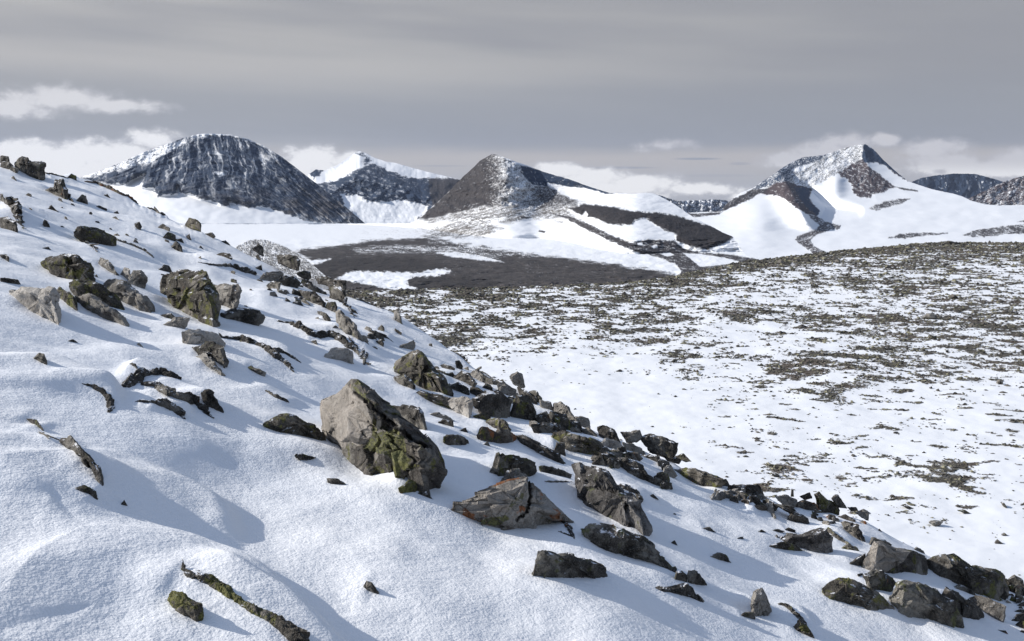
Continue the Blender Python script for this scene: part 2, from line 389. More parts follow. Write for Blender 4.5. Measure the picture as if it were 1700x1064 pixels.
# --- dome at left
TOPD = crv([(90, 320), (130, 296), (140, 292), (170, 282), (200, 270), (240, 252), (280, 238), (310, 227), (330, 222.5), (345, 221.5), (380, 223), (410, 230), (440, 243), (470, 262), (500, 285), (530, 308), (560, 332), (585, 353), (605, 370), (625, 385)])
faceD = z1([(340, 420), (430, 432), (590, 442), (625, 415), (655, 400), (682, 395), (672, 430), (665, 458), (720, 460), (741, 495), (835, 485), (835, 455), (850, 480), (900, 490), (945, 512), (1000, 518), (1040, 540), (1080, 543), (1075, 522), (1170, 550), (1250, 545), (1350, 580), (1450, 615), (1560, 632), (1800, 640), (1800, 100), (300, 100), (300, 420)])
def pd(u, v, tp):
    p = Paint(u, v); h = v-tp
    ang = np.arctan2(u-330, v-20)*100
    strk = ridged(ang/5.0+fbm(u/20, v/20, 2)*.9, v/90, 31, 3, .6)
    strk2 = ridged(ang/2.2+fbm(u/14, v/14, 3)*.9, v/40, 41, 3, .6)
    strata = fbm(u/60, (h*.8+v*.2)/4.0+fbm(u/30, v/30, 3)*.7, 37, 4, gain=.7)
    fl = fbm(u/2.6, v/2.6, 51, 3)
    upper = ss(v, 330, 270)
    fl = .6*fbm(u/2.2, v/2.0, 51, 3, gain=.8)+.5*fbm(u/9, v/6, 52, 4, gain=.7); big = fbm(u/45, v/30, 53, 3)
    wrp = fbm(u/16, v/16, 54, 3)*.5; l1 = 1-np.abs(vn2(ang/7+wrp, v/130, 55))*2.6; l2 = 1-np.abs(vn2(ang/3.6+wrp*1.5, v/60, 56))*2.6
    dg = (-u*.62+v*.78); dl = (u*.78+v*.62); l3 = 1-np.abs(vn2(dg/6+fbm(u/20, v/20, 57, 3)*.6, dl/110, 58))*2.6
    sn = ss(l1+fl*.12, .80, .98)*(.25+.6*upper)*ss(big, -.35, .1)+ss(l2+fl*.15, .84, 1.02)*.5*upper+ss(l3+fl*.18, .82, 1.05)*.30*ss(u, 380, 450)*(1-upper*.6)
    sn += ss(strata+fl*.45+big*.3, .25, .85)*.45+.10*ss(fl, -.1, .6)
    sn = np.clip(sn, 0, 1)
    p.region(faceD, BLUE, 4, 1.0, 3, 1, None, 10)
    m = ss(sdp(u, v, faceD), -2, 2)
    base = p.c.copy()
    br = ss(v, 290, 345)*ss(fbm(u/40, v/15, 5), -.25, .2)*m; p.put(br*.75, BROWN*.9)
    p.put(sn*m*.82, SN*.93)
    # windward snow brushed shoulder on the upper left
    sh = sdp(u, v, z1([(340, 425), (340, 400), (600, 300), (870, 225), (1000, 195), (1100, 205), (900, 228), (850, 262), (800, 290), (760, 305), (700, 345), (600, 365), (430, 410)]))+fbm(u/9, v/6, 61, 4)*5
    p.put(ss(sh, -2, 3)*ss(flecks(u, v, 5, 2.2, -25, 62), .26, .46), SN)
    p.put(ss(-abs(sdp(u, v, z1([(1010, 385), (1050, 382), (1060, 400), (1030, 405)]))-2), -4, 0), SN)
    p.put(ss(3.0-h+fl*2, 0, 2)*ss(u, 300, 330)*ss(u, 480, 430)*.7, SN)
    rb = ss(v, 352, 368)*ss(u, 470, 520)*ss(flecks(u, v, 2, 10, -30, 64), .45, .6); p.put(rb*.5, SN)
    return p.c
def dd(u, v, tp):
    x = np.clip(371-v, 0, 400)
    face = ss(sdp(u, v, faceD), -4, 8)
    ang = np.arctan2(u-330, v-20)*100
    d = 4330+x*6.0+(1-face)*x*2+np.clip((u-330)/240, 0, 2)**2*260+np.clip((330-u)/200, 0, 2)**2*500
    d += face*(fbm(ang/9, v/60, 71, 5, gain=.5)*48+fbm(u/26, v/22, 72, 4)*30+fbm(u/80, (v-tp)/7, 73, 3)*22)
    return d+(1-face)*fbm(u/60, v/25, 74, 3)*25
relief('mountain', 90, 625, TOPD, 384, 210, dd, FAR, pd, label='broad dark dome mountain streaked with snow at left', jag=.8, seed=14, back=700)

# --- right peak with its snowfields
TOPF = crv([(1080, 356), (1146, 353), (1199, 350), (1203, 341), (1216, 330), (1230, 320), (1252, 311), (1279, 292), (1310, 271), (1333, 261), (1367, 257.5), (1380, 253), (1394, 248), (1417, 241.5), (1428, 239.5), (1437, 239), (1451, 248), (1466, 265), (1489, 286), (1508, 301), (1547, 314), (1585, 322), (1598, 326), (1612, 333), (1635, 339), (1660, 341), (1700, 340), (1900, 338)])
spur = z3([(560, 318), (590, 290), (620, 272), (680, 263), (715, 280), (762, 288), (780, 300), (768, 340), (790, 370), (816, 395), (800, 415), (750, 402), (700, 372), (660, 338), (625, 325), (580, 322)])
spurL = z3([(300, 392), (360, 388), (400, 360), (430, 345), (520, 300), (585, 296), (575, 318), (545, 318), (520, 338), (430, 378), (380, 398)])
winding = z3([(760, 405), (800, 415), (840, 440), (905, 455), (900, 470), (850, 478), (800, 495), (770, 520), (790, 548), (850, 575), (880, 600), (800, 600), (770, 565), (725, 535), (706, 518), (715, 503), (760, 485), (800, 470), (812, 455), (780, 430)])
darkF = z3([(1012, 104), (1050, 128), (1100, 172), (1150, 225), (1195, 262), (1150, 240), (1100, 196), (1060, 181), (1018, 183), (1025, 202), (1060, 225), (1110, 265), (1140, 287), (1080, 315), (1040, 320), (1035, 336), (985, 333), (960, 318), (952, 280), (925, 248), (900, 238), (895, 225), (930, 205), (960, 185), (1000, 165)])
leftF = z3([(520, 300), (600, 235), (690, 180), (740, 155), (800, 148), (850, 145), (880, 120), (1000, 95), (1015, 104), (1000, 168), (930, 205), (890, 230), (850, 255), (800, 275), (770, 292), (690, 268), (620, 275), (590, 292)])
def pf(u, v, tp):
    p = Paint(u, v)
    n1 = flecks(u, v, 7, 1.5, -38, 81, 4); n2 = flecks(u, v, 4, 2, -30, 83, 4); n3 = flecks(u, v, 9, 2.0, 12, 85, 4)
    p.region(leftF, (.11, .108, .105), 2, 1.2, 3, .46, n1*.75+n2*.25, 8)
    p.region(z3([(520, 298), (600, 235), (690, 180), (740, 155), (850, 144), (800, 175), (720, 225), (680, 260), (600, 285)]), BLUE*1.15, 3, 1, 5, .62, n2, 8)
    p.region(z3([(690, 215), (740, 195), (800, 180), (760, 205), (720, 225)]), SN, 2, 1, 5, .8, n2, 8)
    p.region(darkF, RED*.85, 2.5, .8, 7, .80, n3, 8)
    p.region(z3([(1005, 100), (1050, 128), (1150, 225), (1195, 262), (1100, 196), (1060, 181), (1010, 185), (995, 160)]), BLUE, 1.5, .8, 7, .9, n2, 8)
    p.region(z3([(1130, 285), (1160, 290), (1240, 303), (1240, 309), (1180, 303)]), BROWN, 1, .8, 8, .9, n3, 6)
    p.region(z3([(1025, 382), (1060, 365), (1100, 352), (1160, 340), (1205, 340), (1160, 362), (1100, 378), (1060, 390)]), BROWN, 2, 1, 9, .7, n3, 8)
    p.region(z3([(1110, 510), (1160, 492), (1230, 488), (1370, 488), (1330, 496), (1250, 500), (1180, 512)]), BROWN, 2, 1, 10, .75, n3, 10)
    p.region(z3([(1430, 497), (1500, 474), (1600, 460), (1720, 446), (1900, 440), (1900, 480), (1700, 490), (1620, 492), (1540, 505), (1480, 505)]), BROWN, 2, 1, 11, .66, n3, 10)
    p.region(z3([(1670, 440), (1720, 430), (1720, 440)]), BROWN, 1, 1, 11, .7, n3, 10)
    p.region(winding, BROWN*1.25, 1.5, 1, 12, .70, flecks(u, v, 9, 1.6, -18, 88, 4), 8)
    p.region(spur, RED*.85, 2, .8, 13, .9, n3, 7)
    p.region(z3([(700, 290), (770, 292), (768, 345), (815, 395), (800, 412), (760, 380), (720, 330)]), BLUE*1.1, 2, .8, 13, .75, n2, 7)
    p.region(spurL, BROWN*.8, 2, 1, 14, .85, n1, 8)
    p.region(z3([(150, 408), (220, 404), (300, 402), (390, 398), (380, 408), (300, 418), (230, 420)]), BROWN, 1.5, 1, 15, .8, n3, 8)
    return p.c
def df(u, v, tp):
    d = 3250+(432-v)*19.0
    sp = ss(sdp(u, v, spur), -10, 10)
    # the spur is a rocky rib standing in front of the snow bowl; left snow dome swells toward the viewer
    d -= 520*np.exp(-((u-1314-(v-320)*.55)/np.where(u > 1314+(v-320)*.55, 11, 26))**2)*ss(v, 392, 345)*ss(v, 262, 290)
    d -= 260*np.exp(-((u-1262)/52)**2-((v-352)/40)**2)
    d -= 150*np.exp(-((u-1388)/15)**2-((v-305)/26)**2)
    d -= 260*np.exp(-np.abs(u-1432-(v-240)*.25)/26)*ss(v, 345, 250)
    d += 260*ss(sdp(u, v, z3([(765, 290), (860, 345), (975, 395), (900, 408), (820, 415), (800, 370)])), -14, 14)
    rock = np.maximum(ss(sdp(u, v, darkF), -2, 6), np.maximum(ss(sdp(u, v, leftF), -2, 6), np.maximum(sp, ss(sdp(u, v, spurL), -2, 5))))
    d += rock*(fbm(u/18, v/16, 91, 5, gain=.55)*60+fbm((u*.8+v*.6)/7, (v*.8-u*.6)/24, 92, 3)*16)
    d += fbm(u/90, v/22, 93, 3)*40
    return d
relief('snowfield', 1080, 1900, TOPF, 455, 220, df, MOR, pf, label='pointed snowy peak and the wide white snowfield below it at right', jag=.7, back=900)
# --- hill at the right edge
def pg(u, v, tp):
    p = Paint(u, v); n = flecks(u, v, 8, 1.8, -30, 101, 4)
    p.put(ss(n, .15, .55), RED*1.0); return p.c
relief('mountain', 1596, 1900, crv(z3([(1420, 352), (1450, 343), (1500, 320), (1560, 290), (1640, 255), (1700, 240), (1800, 215), (2300, 300)])), 352, 76,
       lambda u, v, tp: 5900+(343-v)*9+fbm(u/16, v/12, 104, 5)*55, FAR, pg, label='reddish brown snow dusted hill cut by the right edge', jag=1)

# --- pyramid mountain, its glacier and the dark moraine
TOPE = crv([(60, 371), (600, 371), (680, 371), (692, 366), (700, 358), (716, 344), (732, 330), (746, 317), (760, 302), (770, 292), (778, 285), (788, 276), (796, 267), (806, 261.5), (812, 258.5), (817, 255.5), (823, 256.5), (831, 258.5), (842, 263), (855, 268), (873, 274), (902, 285), (925, 292), (944, 297), (979, 310), (1011, 320), (1050, 322), (1073, 320), (1085, 321), (1092, 324), (1110, 333), (1126, 343), (1146, 357), (1160, 366), (1184, 377), (1200, 386), (1217, 393), (1226, 407), (1240, 424), (1262, 432), (1300, 436)])
flankE = z2([(640, 470), (690, 465), (760, 400), (830, 335), (880, 280), (930, 235), (980, 185), (1040, 150), (1090, 160), (1180, 205), (1190, 260), (1230, 300), (1300, 312), (1360, 345), (1440, 385), (1440, 400), (1300, 405), (1230, 405), (1000, 400), (900, 425), (800, 455)])
brushE = z2([(690, 478), (780, 455), (900, 420), (1000, 395), (1250, 380), (1440, 385), (1480, 392), (1400, 415), (1420, 450), (1540, 520), (1420, 468), (1280, 462), (1200, 470), (1040, 480), (1090, 505), (1000, 545), (900, 550), (780, 555), (720, 550), (730, 520), (850, 480), (800, 478)])
ridgeE = z2([(1170, 205), (1240, 225), (1290, 240), (1400, 270), (1500, 308), (1620, 345), (1580, 345), (1480, 318), (1400, 312), (1300, 292), (1300, 310), (1230, 302), (1190, 265)])
moraine = z2([(100, 622), (140, 608), (300, 590), (520, 560), (750, 548), (950, 590), (1100, 612), (1300, 637), (1500, 663), (1700, 690), (1900, 720), (1900, 1000), (0, 1000), (130, 690), (180, 650)])
darkE = z2([(1395, 412), (1480, 393), (1600, 405)])+z3([(0, 393), (100, 400), (190, 412), (270, 438), (350, 463), (400, 480), (440, 506), (400, 530), (330, 562), (250, 546), (190, 522), (188, 490), (150, 480), (100, 452), (60, 424), (10, 432)])+z2([(1700, 490), (1620, 490), (1560, 480), (1520, 455), (1490, 452), (1480, 425), (1460, 445), (1420, 425)])
stripeE = z2([(1330, 440), (1400, 450), (1500, 490), (1600, 540), (1700, 578)])+z3([(60, 515), (180, 522), (230, 560), (330, 575), (410, 580), (560, 605), (700, 640), (200, 680), (210, 650), (190, 625), (120, 595), (40, 578), (0, 568)])+z2([(1700, 612), (1600, 570), (1500, 520), (1400, 468)])
def pe(u, v, tp):
    p = Paint(u, v)
    n1 = flecks(u, v, 4.5, 1.8, -38, 111, 4); n2 = flecks(u, v, 14, 1.7, -14, 113, 4); n3 = flecks(u, v, 16, 1.6, 4, 115, 4)
    # brushed ground with thin snow
    p.region(brushE, (.13, .122, .115), 7, 5, 2, .55, n2, 26, 6)
    p.put(ss(v, 372, 385)*ss(v, 420, 404)*ss(u, 560, 640)*ss(u, 800, 740)*ss(n3, .72, .80)*.5, (.3, .3, .32))
    ffrac = .95-.50*ss(u-(v-260)*.12, 785, 850)+.26*ss(u, 862, 905)-.10*ss(v, 320, 350)*ss(u, 740, 800)+.10*fbm(u/22, v/16, 118, 3)
    d = sdp(u, v, flankE)+fbm(u/18, v/10, 117, 4)*5
    nf = n1*.65+n2*.35
    p.put(ss(d, -3, 2)*ss(nf, 1-ffrac-.26, 1-ffrac+.26), BROWN*.72)
    p.region(ridgeE, BLUE*.9, 1.5, .8, 4, .93, n1, 7)
    p.put(ss(sdp(u, v, z2([(1085, 168), (1130, 175), (1230, 218), (1180, 212), (1120, 188)])), -1.5, 1), SN)
    # moraine
    p.region(moraine, MORC, 5, 3.2, 5, 1, None, 24, 4)
    mm = ss(sdp(u, v, moraine), -1, 3)
    p.put(mm*ss(fbm(u/40, v/6, 121, 5, gain=.65), -.1, .5)*.6, MORC*1.7); p.put(mm*ss(n3, .80, 1.0)*.18, SN)
    p.region(z2([(130, 690), (200, 668), (300, 652), (500, 640), (700, 648), (860, 690), (700, 716), (550, 713), (370, 712), (300, 745)]), MORC*.68, 4, 3, 15, 1, None, 16, 5)
    p.region(z2([(632, 768), (700, 735), (900, 735), (1100, 760), (900, 800), (700, 800)]), MORC*.72, 4, 3, 16, 1, None, 16, 5)
    p.region(z2([(380, 600), (520, 590), (700, 585), (950, 600), (1080, 650), (950, 640), (800, 625), (600, 620), (400, 622)]), SN, 4, 3, 6, .42, n3, 22, 4)
    p.region(z2([(740, 548), (900, 560), (1100, 600), (1250, 640), (1100, 640), (900, 600), (740, 575)]), SN, 3, 3, 6, .30, n3, 22, 4)
    p.region(z2([(0, 640), (130, 655), (200, 655), (282, 651), (240, 668), (140, 686), (0, 700)]), SN, 2.5, 1.5, 7, 1, None, 9)
    p.region(z2([(300, 745), (340, 728), (370, 710), (550, 712), (700, 716), (740, 702), (820, 697), (850, 712), (780, 730), (660, 736), (632, 768), (690, 792), (600, 800), (470, 775)]), SN, 3, 1.6, 8, 1, None, 8)
    p.region(z2([(775, 622), (870, 617), (1000, 640), (1100, 667), (980, 657), (850, 642)]), SN, 1.5, 1.2, 9, .9, n3, 12)
    p.region(z2([(1260, 515), (1290, 520), (1285, 528), (1255, 522)]), BROWN, 1, .7, 10, 1, None, 8)
    p.region(z2([(1170, 450), (1220, 452), (1210, 462), (1180, 462)]), BROWN, 1, .7, 10, 1, None, 8)
    p.region(stripeE, BROWN*.85, 2, 1, 11, .82, n3, 9)
    for q in ([(20, 530), (45, 528), (42, 542), (22, 540)], [(80, 545), (105, 538), (112, 552), (90, 555)], [(120, 578), (160, 572), (182, 582), (150, 592)]):
        p.region(z3(q), SN, 1, .8, 12, 1, None, 8)
    p.region(z3([(218, 575), (300, 580), (400, 595), (475, 614), (380, 628), (295, 636), (250, 600)]), SN, 1.2, .8, 13, 1, None, 9)
    p.region(darkE, BROWN*.52, 2.5, 1.6, 14, 1, None, 9)
    return p.c
def de(u, v, tp):
    X, Z = ray(u, v)
    vb = 372+np.exp(-((u-860)/150)**2)*24+ss(u, 880, 1070)*46             # where the plain turns into the flank
    vv = np.maximum(v, vb); _, Zb = ray(u, vv)
    plain = 140/np.maximum(-Zb, .02)
    rise = np.clip(vb-v, 0, 300)
    d = plain+np.sqrt(rise**2+36)*7.5-45
    flank = ss(sdp(u, v, flankE), -12, 12)
    d -= 300*np.exp(-(np.sqrt((u-838-(v-257)*.05)**2+24**2)-24)/36)*ss(v, 378, 280)
    d += flank*(fbm(u/22, v/18, 131, 5, gain=.55)*55)
    # right hand ridges: rocky scarps facing the viewer with a ledge of snow above
    dk = ss(sdp(u, v, darkE), -3, 9); d -= dk*26*(1+.5*fbm(u/16, v/12, 132, 4, gain=.6))
    hollow = np.exp(-((u-965)/60)**2-((v-318)/14)**2); d += hollow*160
    d += fbm(u/70, v/14, 133, 4)*(14+plain*.004)+np.where(v > 398, fbm(u/30, v/6, 134, 4)*26, 0)
    mnd = np.exp(-((u-450)/38)**2-((v-420)/16)**2); d -= mnd*60
    return d
relief('glacier', 60, 1300, TOPE, 560, 340, de, MOR, pe, label='dark pyramid mountain with its flat glacier and brown moraine below', jag=.7, seed=8, back=500)
# grey scree mound just beyond the slope
def ph(u, v, tp):
    p = Paint(u, v); n = flecks(u, v, 4, 2.0, 20, 141, 4); p.put(ss(n, .22, .7)*ss(v-tp, -2, 3), (.10, .095, .09)); return p.c
relief('scree_mound', 360, 545, crv([(360, 450), (378, 425), (395, 407), (412, 399), (425, 396.5), (440, 398), (455, 402), (475, 410), (490, 418), (500, 425), (515, 436), (545, 462)]), 466, 70,
       lambda u, v, tp: 640-(v-400)*4+fbm(u/9, v/7, 143, 4)*4, MOR, ph, label='grey snow dusted scree mound just beyond the rocky slope', jag=.5, back=60)['category'] = 'mound'
# valley floor closing everything below
k = NT('valley_snow'); k.b.inputs['Base Color'].default_value = (.6, .62, .66, 1); k.b.inputs['Roughness'].default_value = .8
g = k.n('ShaderNodeNewGeometry'); k.l(k.mix(k.mr(k.noise(g.outputs['Position'], .004, 6), .45, .55), (.09, .08, .07), (.8, .82, .85)), k.b.inputs['Base Color'])
tag(mesh_np('ground', [(-26000, -4000, -330), (26000, -4000, -330), (26000, 26000, -330), (-26000, 26000, -330)], [(0, 1, 2, 3)], k.m), 'snow and rock valley floor under the mountains', 'ground', 'structure')

# ================================================================ PLATEAU
PLAT = mat_albedo('plateau_snow_and_gravel', 3.0, .45, 2.2, .12)
CREST = crv([(0, 482), (560, 482), (620, 483), (680, 480), (750, 478), (850, 476), (950, 473), (1050, 468), (1120, 458), (1160, 449), (1200, 441), (1250, 432), (1300, 427), (1380, 418), (1450, 411), (1520, 405), (1570, 402), (1620, 403), (1700, 403), (2300, 415)])
ZP = -14.5
def pmask(x, y, u, v):
    """0..1+ bare-ground value on the plateau"""
    n = .88*fbm(x/4.0, y/4.0, 201, 6, gain=.68)+.36*fbm(x/1.5, y/1.5, 203, 4, gain=.75)+.34*fbm(x/16, y/22, 205, 3)
    # density by zone, pixel-size numbers describe directions from the tarn side
    dens = .02-.36*ss(v, 600, 690)-.50*ss(v, 560, 660)*ss(u, 1300, 950)+.02*ss(u, 1250, 1650)*ss(v, 760, 540)
    dens += .22*ss(v-CREST(u), 22, 4)*ss(u, 1050, 1280)+.12*ss(v-CREST(u), 60, 10)
    dens += .10*ss(v, 470, 600)*ss(v, 640, 600)*ss(u, 1250, 1500)
    dens += .07*ss(u, 950, 800)*ss(v, 580, 540)
    dens += .10*ss(v, 650, 740)*ss(u, 1000, 1500)*ss(v, 880, 800)
    dens += .62*ss(fbm(x/2.4+.3*y/2.4, y/1.5, 207, 4), .20, .42)*ss(v, 605, 660)*ss(u, 900, 1250)*ss(v, 900, 820)
    return n+dens
def zplat(x, y):
    n = fbm(x/7, y/9, 201, 3)
    return ZP+.22*fbm(x/11, y/11, 211, 4)+.10*n+.05*fbm(x/2.2, y/2.2, 213, 3)
us = np.concatenate([np.arange(300, 560, 12), np.arange(560, 1720, 1.25), np.arange(1720, 2400, 12)]); cr = CREST(us)+fbm(us/14, us*0, 221, 4)*1.2
t = np.concatenate([np.linspace(0, 1, 560)])[:, None]
v = cr+(1100-cr)*t**1.25; u = np.broadcast_to(us, v.shape); X, Z = ray(u, v); Dp = ZP/Z
x, y = X*Dp, Dp; z = zplat(x, y)*1.0; z[0] = ZP
P = np.stack([x, y, z], -1); pm = pmask(x, y, u, v)
bare = ss(pm+.22*fbm(x/.6, y/.6, 231, 3), .05, .20)
br = ss(fbm(x/9, y/9, 233, 3), -.1, .3)[..., None]
gc = np.array([.080, .074, .062])*(1-br)+np.array([.100, .082, .068])*br
col = SN*(1-bare[..., None])+gc*bare[..., None]
B = []
for f in (1.6, 1.2, 1.06):
    Q = P[0].copy(); Q[:, 0] *= f; Q[:, 1] *= f; Q[:, 2] -= (f-1)*90; B.append(Q)
tag(grid('plateau', np.concatenate([np.stack(B), P]), PLAT, np.concatenate([np.stack([col[0]]*3), col])), 'wide plateau of snow and dark gravel stripes at right', 'plateau', 'structure')
# loose stones of the gravel stripes: thousands of small deformed blocks in one mesh
rng = np.random.default_rng(5)
def stones_mesh(name, cx, cy, cz, r, mat, cols):
    n = len(cx)
    base = np.array([(1, 0, 0), (0, 1, 0), (-1, 0, 0), (0, -1, 0), (0, 0, 1), (0, 0, -.6), (.6, .6, .55), (-.65, .5, .5)], float)
    tri = np.array([(0, 1, 5), (1, 2, 5), (2, 3, 5), (3, 0, 5), (0, 6, 1), (0, 4, 6), (6, 4, 7), (1, 6, 7), (1, 7, 2), (7, 4, 2), (2, 4, 3), (3, 4, 0)])
    b = base[None]*(1+.35*rng.standard_normal((n, 8, 3)).clip(-1.2, 1.2)); a = rng.uniform(0, 6.28, n)
    sc = np.stack([r*rng.uniform(.8, 1.7, n), r*rng.uniform(.6, 1.2, n), r*rng.uniform(.35, .8, n)], -1)
    b = b*sc[:, None]; c, s = np.cos(a)[:, None], np.sin(a)[:, None]
    xx = b[..., 0]*c-b[..., 1]*s; yy = b[..., 0]*s+b[..., 1]*c
    P = np.stack([xx+cx[:, None], yy+cy[:, None], b[..., 2]+cz[:, None]], -1).reshape(-1, 3)
    F = (tri[None]+(np.arange(n)*8)[:, None, None]).reshape(-1, 3)
    return mesh_np(name, P, F, mat, np.repeat(cols, 8, axis=0), smooth=False)
STM = mat_albedo('plateau_stone', 6, .4, 8, .05)
n = 150000
u = rng.uniform(540, 1740, n); v = CREST(u)+(1000-CREST(u))*rng.uniform(0, 1, n)**1.35
X, Z = ray(u, v); Dp = ZP/Z; x, y = X*Dp, Dp
pm = pmask(x, y, u, v)+.20*rng.standard_normal(n)*.6
keep = (pm > .08)
keep |= (rng.uniform(0, 1, n) < .006)
x, y, u, v = x[keep], y[keep], u[keep], v[keep]
r = y*rng.gamma(3, 1, len(x)).clip(.6, 8)/3/FPX*1.55
r = np.minimum(r, .5)
cc = rng.uniform(.5, 1.6, (len(x), 1))*np.where(rng.uniform(0, 1, (len(x), 1)) < .35, np.array([[.17, .162, .115]]), np.array([[.095, .088, .078]]))
tag(stones_mesh('gravel', x, y, zplat(x, y)+r*.15, r, STM, cc), 'countless loose dark stones lying in stripes across the snowy plateau', 'gravel', 'stuff')
print('plateau stones', len(x))

# ================================================================ AIR
k = NT('thin_mountain_air'); k.t.nodes.remove(k.b); pv = k.n('ShaderNodeVolumePrincipled'); pv.inputs['Color'].default_value = (.62, .74, 1, 1); pv.inputs['Density'].default_value = 1.2e-5; pv.inputs['Anisotropy'].default_value = .2
k.l(pv.outputs[0], k.t.nodes['Material Output'].inputs['Volume'])
hx0, hx1, hy0, hy1, hz0, hz1 = -27000, 27000, -5000, 27000, -331, 1100
P = [(a_, b_, c_) for c_ in (hz0, hz1) for b_ in (hy0, hy1) for a_ in (hx0, hx1)]
tag(mesh_np('haze', P, [(0, 2, 3, 1), (4, 5, 7, 6), (0, 1, 5, 4), (2, 6, 7, 3), (0, 4, 6, 2), (1, 3, 7, 5)], k.m, None, False), 'thin bluish air between the viewpoint and the far mountains', 'haze', 'stuff')
# ================================================================ FOREGROUND SLOPE
H0, SX, BY = 1.7, .30, -.05
SIL = [(0, 268), (60, 282), (140, 296), (200, 318), (250, 340), (300, 362), (345, 386), (400, 408), (450, 428), (500, 450), (560, 473), (600, 490), (650, 513), (700, 540), (750, 570), (800, 602), (850, 636), (900, 664), (950, 694), (1000, 716), (1060, 738), (1120, 758), (1180, 790), (1250, 815), (1320, 832), (1390, 848), (1440, 862), (1500, 890), (1560, 918), (1620, 942), (1700, 966)]
sX, sZ = ray(*pts(SIL).T)
def zsil(X):
    z = np.interp(X, sX, sZ)
    z = np.where(X < sX[0], sZ[0]+(sX[0]-X)*.20, z); return np.where(X > sX[-1], sZ[-1]-(X-sX[-1])*.38, z)
def crest(X): return H0/np.maximum(-SX*X+BY-zsil(X), .045)
BUMPS = []                                     # (x, y, amp, sx_left, sx_right, sy)
RIDGES = []                                    # (pts xy, amp, sl, sr)
def seg_side(x, y, P, lam):
    """smooth signed distance to a curve (positive on its upper right side) and how far along it the nearest point lies"""
    P = np.array(P); T = np.gradient(P, axis=0); T /= np.linalg.norm(T, axis=1, keepdims=True)+1e-9; n = len(P)
    d2 = [(x-p[0])**2+(y-p[1])**2 for p in P]; m = np.minimum.reduce(d2); W = 0; S = 0; A = 0
    for i in range(n):
        w_ = np.exp(-np.minimum((d2[i]-m)/(2*lam*lam), 60)); W = W+w_; S = S+w_*(T[i, 0]*(y-P[i, 1])-T[i, 1]*(x-P[i, 0])); A = A+w_*i/(n-1)
    return S/W, A/W, m
def smooth_line(q, n=14):
    q = np.array(q); d = np.concatenate([[0], np.cumsum(np.hypot(*np.diff(q, axis=0).T))]); s = np.linspace(0, d[-1], n)
    q = np.stack([np.interp(s, d, q[:, 0]), np.interp(s, d, q[:, 1])], -1)
    for _ in range(4): q[1:-1] = .25*q[:-2]+.5*q[1:-1]+.25*q[2:]
    return q
def lumps(x, y):
    wx = x+.18*fbm(x/1.3, y/1.6, 301, 2)
    h = fbm(wx/2.6, y/4.2, 303, 3)
    # steep lee faces on the right hand side of each swell
    h2 = fbm((wx+.42*h)/2.6, y/4.2, 303, 3)
    a = .165*h2+.046*fbm((x+.12*h2)/.95, y/1.25, 307, 3)+.004*fbm(x/.28, y/.33, 309, 3)
    return a
def H(x, y, final=True):
    shp = np.broadcast(x, y).shape; x, y = np.broadcast_arrays(np.atleast_1d(np.asarray(x, float)), np.atleast_1d(np.asarray(y, float)))
    yy = np.maximum(y, 1.2); X = x/yy
    z = -H0-SX*x+BY*y
    D = crest(np.clip(X, -2.5, 2.5))*.93; d = np.maximum(y-D, 0)
    fade = 1-ss(y, D*.98, D*1.25)*.85
    z = z-np.where(y > D, d*d/(d+.22*D)*.62, 0)
    L = lumps(x, y)
    if final:
        for (bx, by_, am, sl, sr, sy) in BUMPS:
            k = np.abs(x-bx) < 3.2*max(sl, sr); k &= np.abs(y-by_) < 3.2*sy
            if not k.any(): continue
            dx_ = x[k]-bx; dy_ = y[k]-by_; s_ = np.where(dx_ < 0, sl, sr)
            e = np.exp(-(dx_/s_)**2-(dy_/sy)**2); L = L.copy(); L[k] += am*e
        for (P, am, sl, sr) in RIDGES:
            bb = np.array(P); k = (x > bb[:, 0].min()-3*sl) & (x < bb[:, 0].max()+3*sl) & (y > bb[:, 1].min()-3*sl) & (y < bb[:, 1].max()+3*sl)
            if not k.any(): continue
            sd_, al, m2 = seg_side(x[k], y[k], P, max(.6*sr, .35*sl, 1.5*np.hypot(*np.diff(np.array(P), axis=0).T).max())); w_ = sl+(sr-sl)*ss(sd_/sr, -1.2, 1.2); L = L.copy(); L[k] += am*np.exp(-(sd_/w_)**2-np.maximum(m2-sd_**2-.003, 0)/(.45*sl)**2)*ss(al, .03, .35)*ss(al, .97, .7)
    return (z+L*fade).reshape(shp)
YS = 1.25*(60/1.25)**np.linspace(0, 1, 1500)
def hit(u, v, final=True):
    X, Z = ray(u, v); X = float(X); Z = float(Z)
    ys = YS[YS < crest(np.array([X]))[0]*1.25]
    g = H(X*ys, ys, final)-Z*ys; i = np.argmax(g > 0)
    if not (g > 0).any(): i = int(np.argmax(g/ys)); y = ys[i]
    elif i == 0: y = ys[0]
    else: y = ys[i-1]+(ys[i]-ys[i-1])*(-g[i-1])/(g[i]-g[i-1])
    return np.array([X*y, y, float(H(X*y, y, final))])

Z1 = (600/1700, 0, 150); Z4 = (450/1596, 0, 400); Z5 = (450/1596, 400, 450); Z6 = (450/1157, 0, 650); Z7 = (480/1700, 420, 600)
Z8 = (500/1700, 400, 850); Z9 = (500/1520, 750, 600); ZA = (500/1700, 850, 800); ZB = (500/1694, 1200, 750)
ROCKS = []
def R(zm, kind, p, label=None, t=.5, cat=None, name=None): ROCKS.append(dict(k='p', uv=np.array(p, float)*zm[0]+np.array(zm[1:]), kind=kind, label=label, t=t, name=name))
def L(zm, kind, p, th, label=None, name=None):
    th = np.interp(np.linspace(0, 1, len(p)), np.linspace(0, 1, len(np.atleast_1d(th))), np.atleast_1d(th))
    ROCKS.append(dict(k='c', uv=np.array(p, float)*zm[0]+np.array(zm[1:]), th=th*zm[0], kind=kind, label=label, name=name))
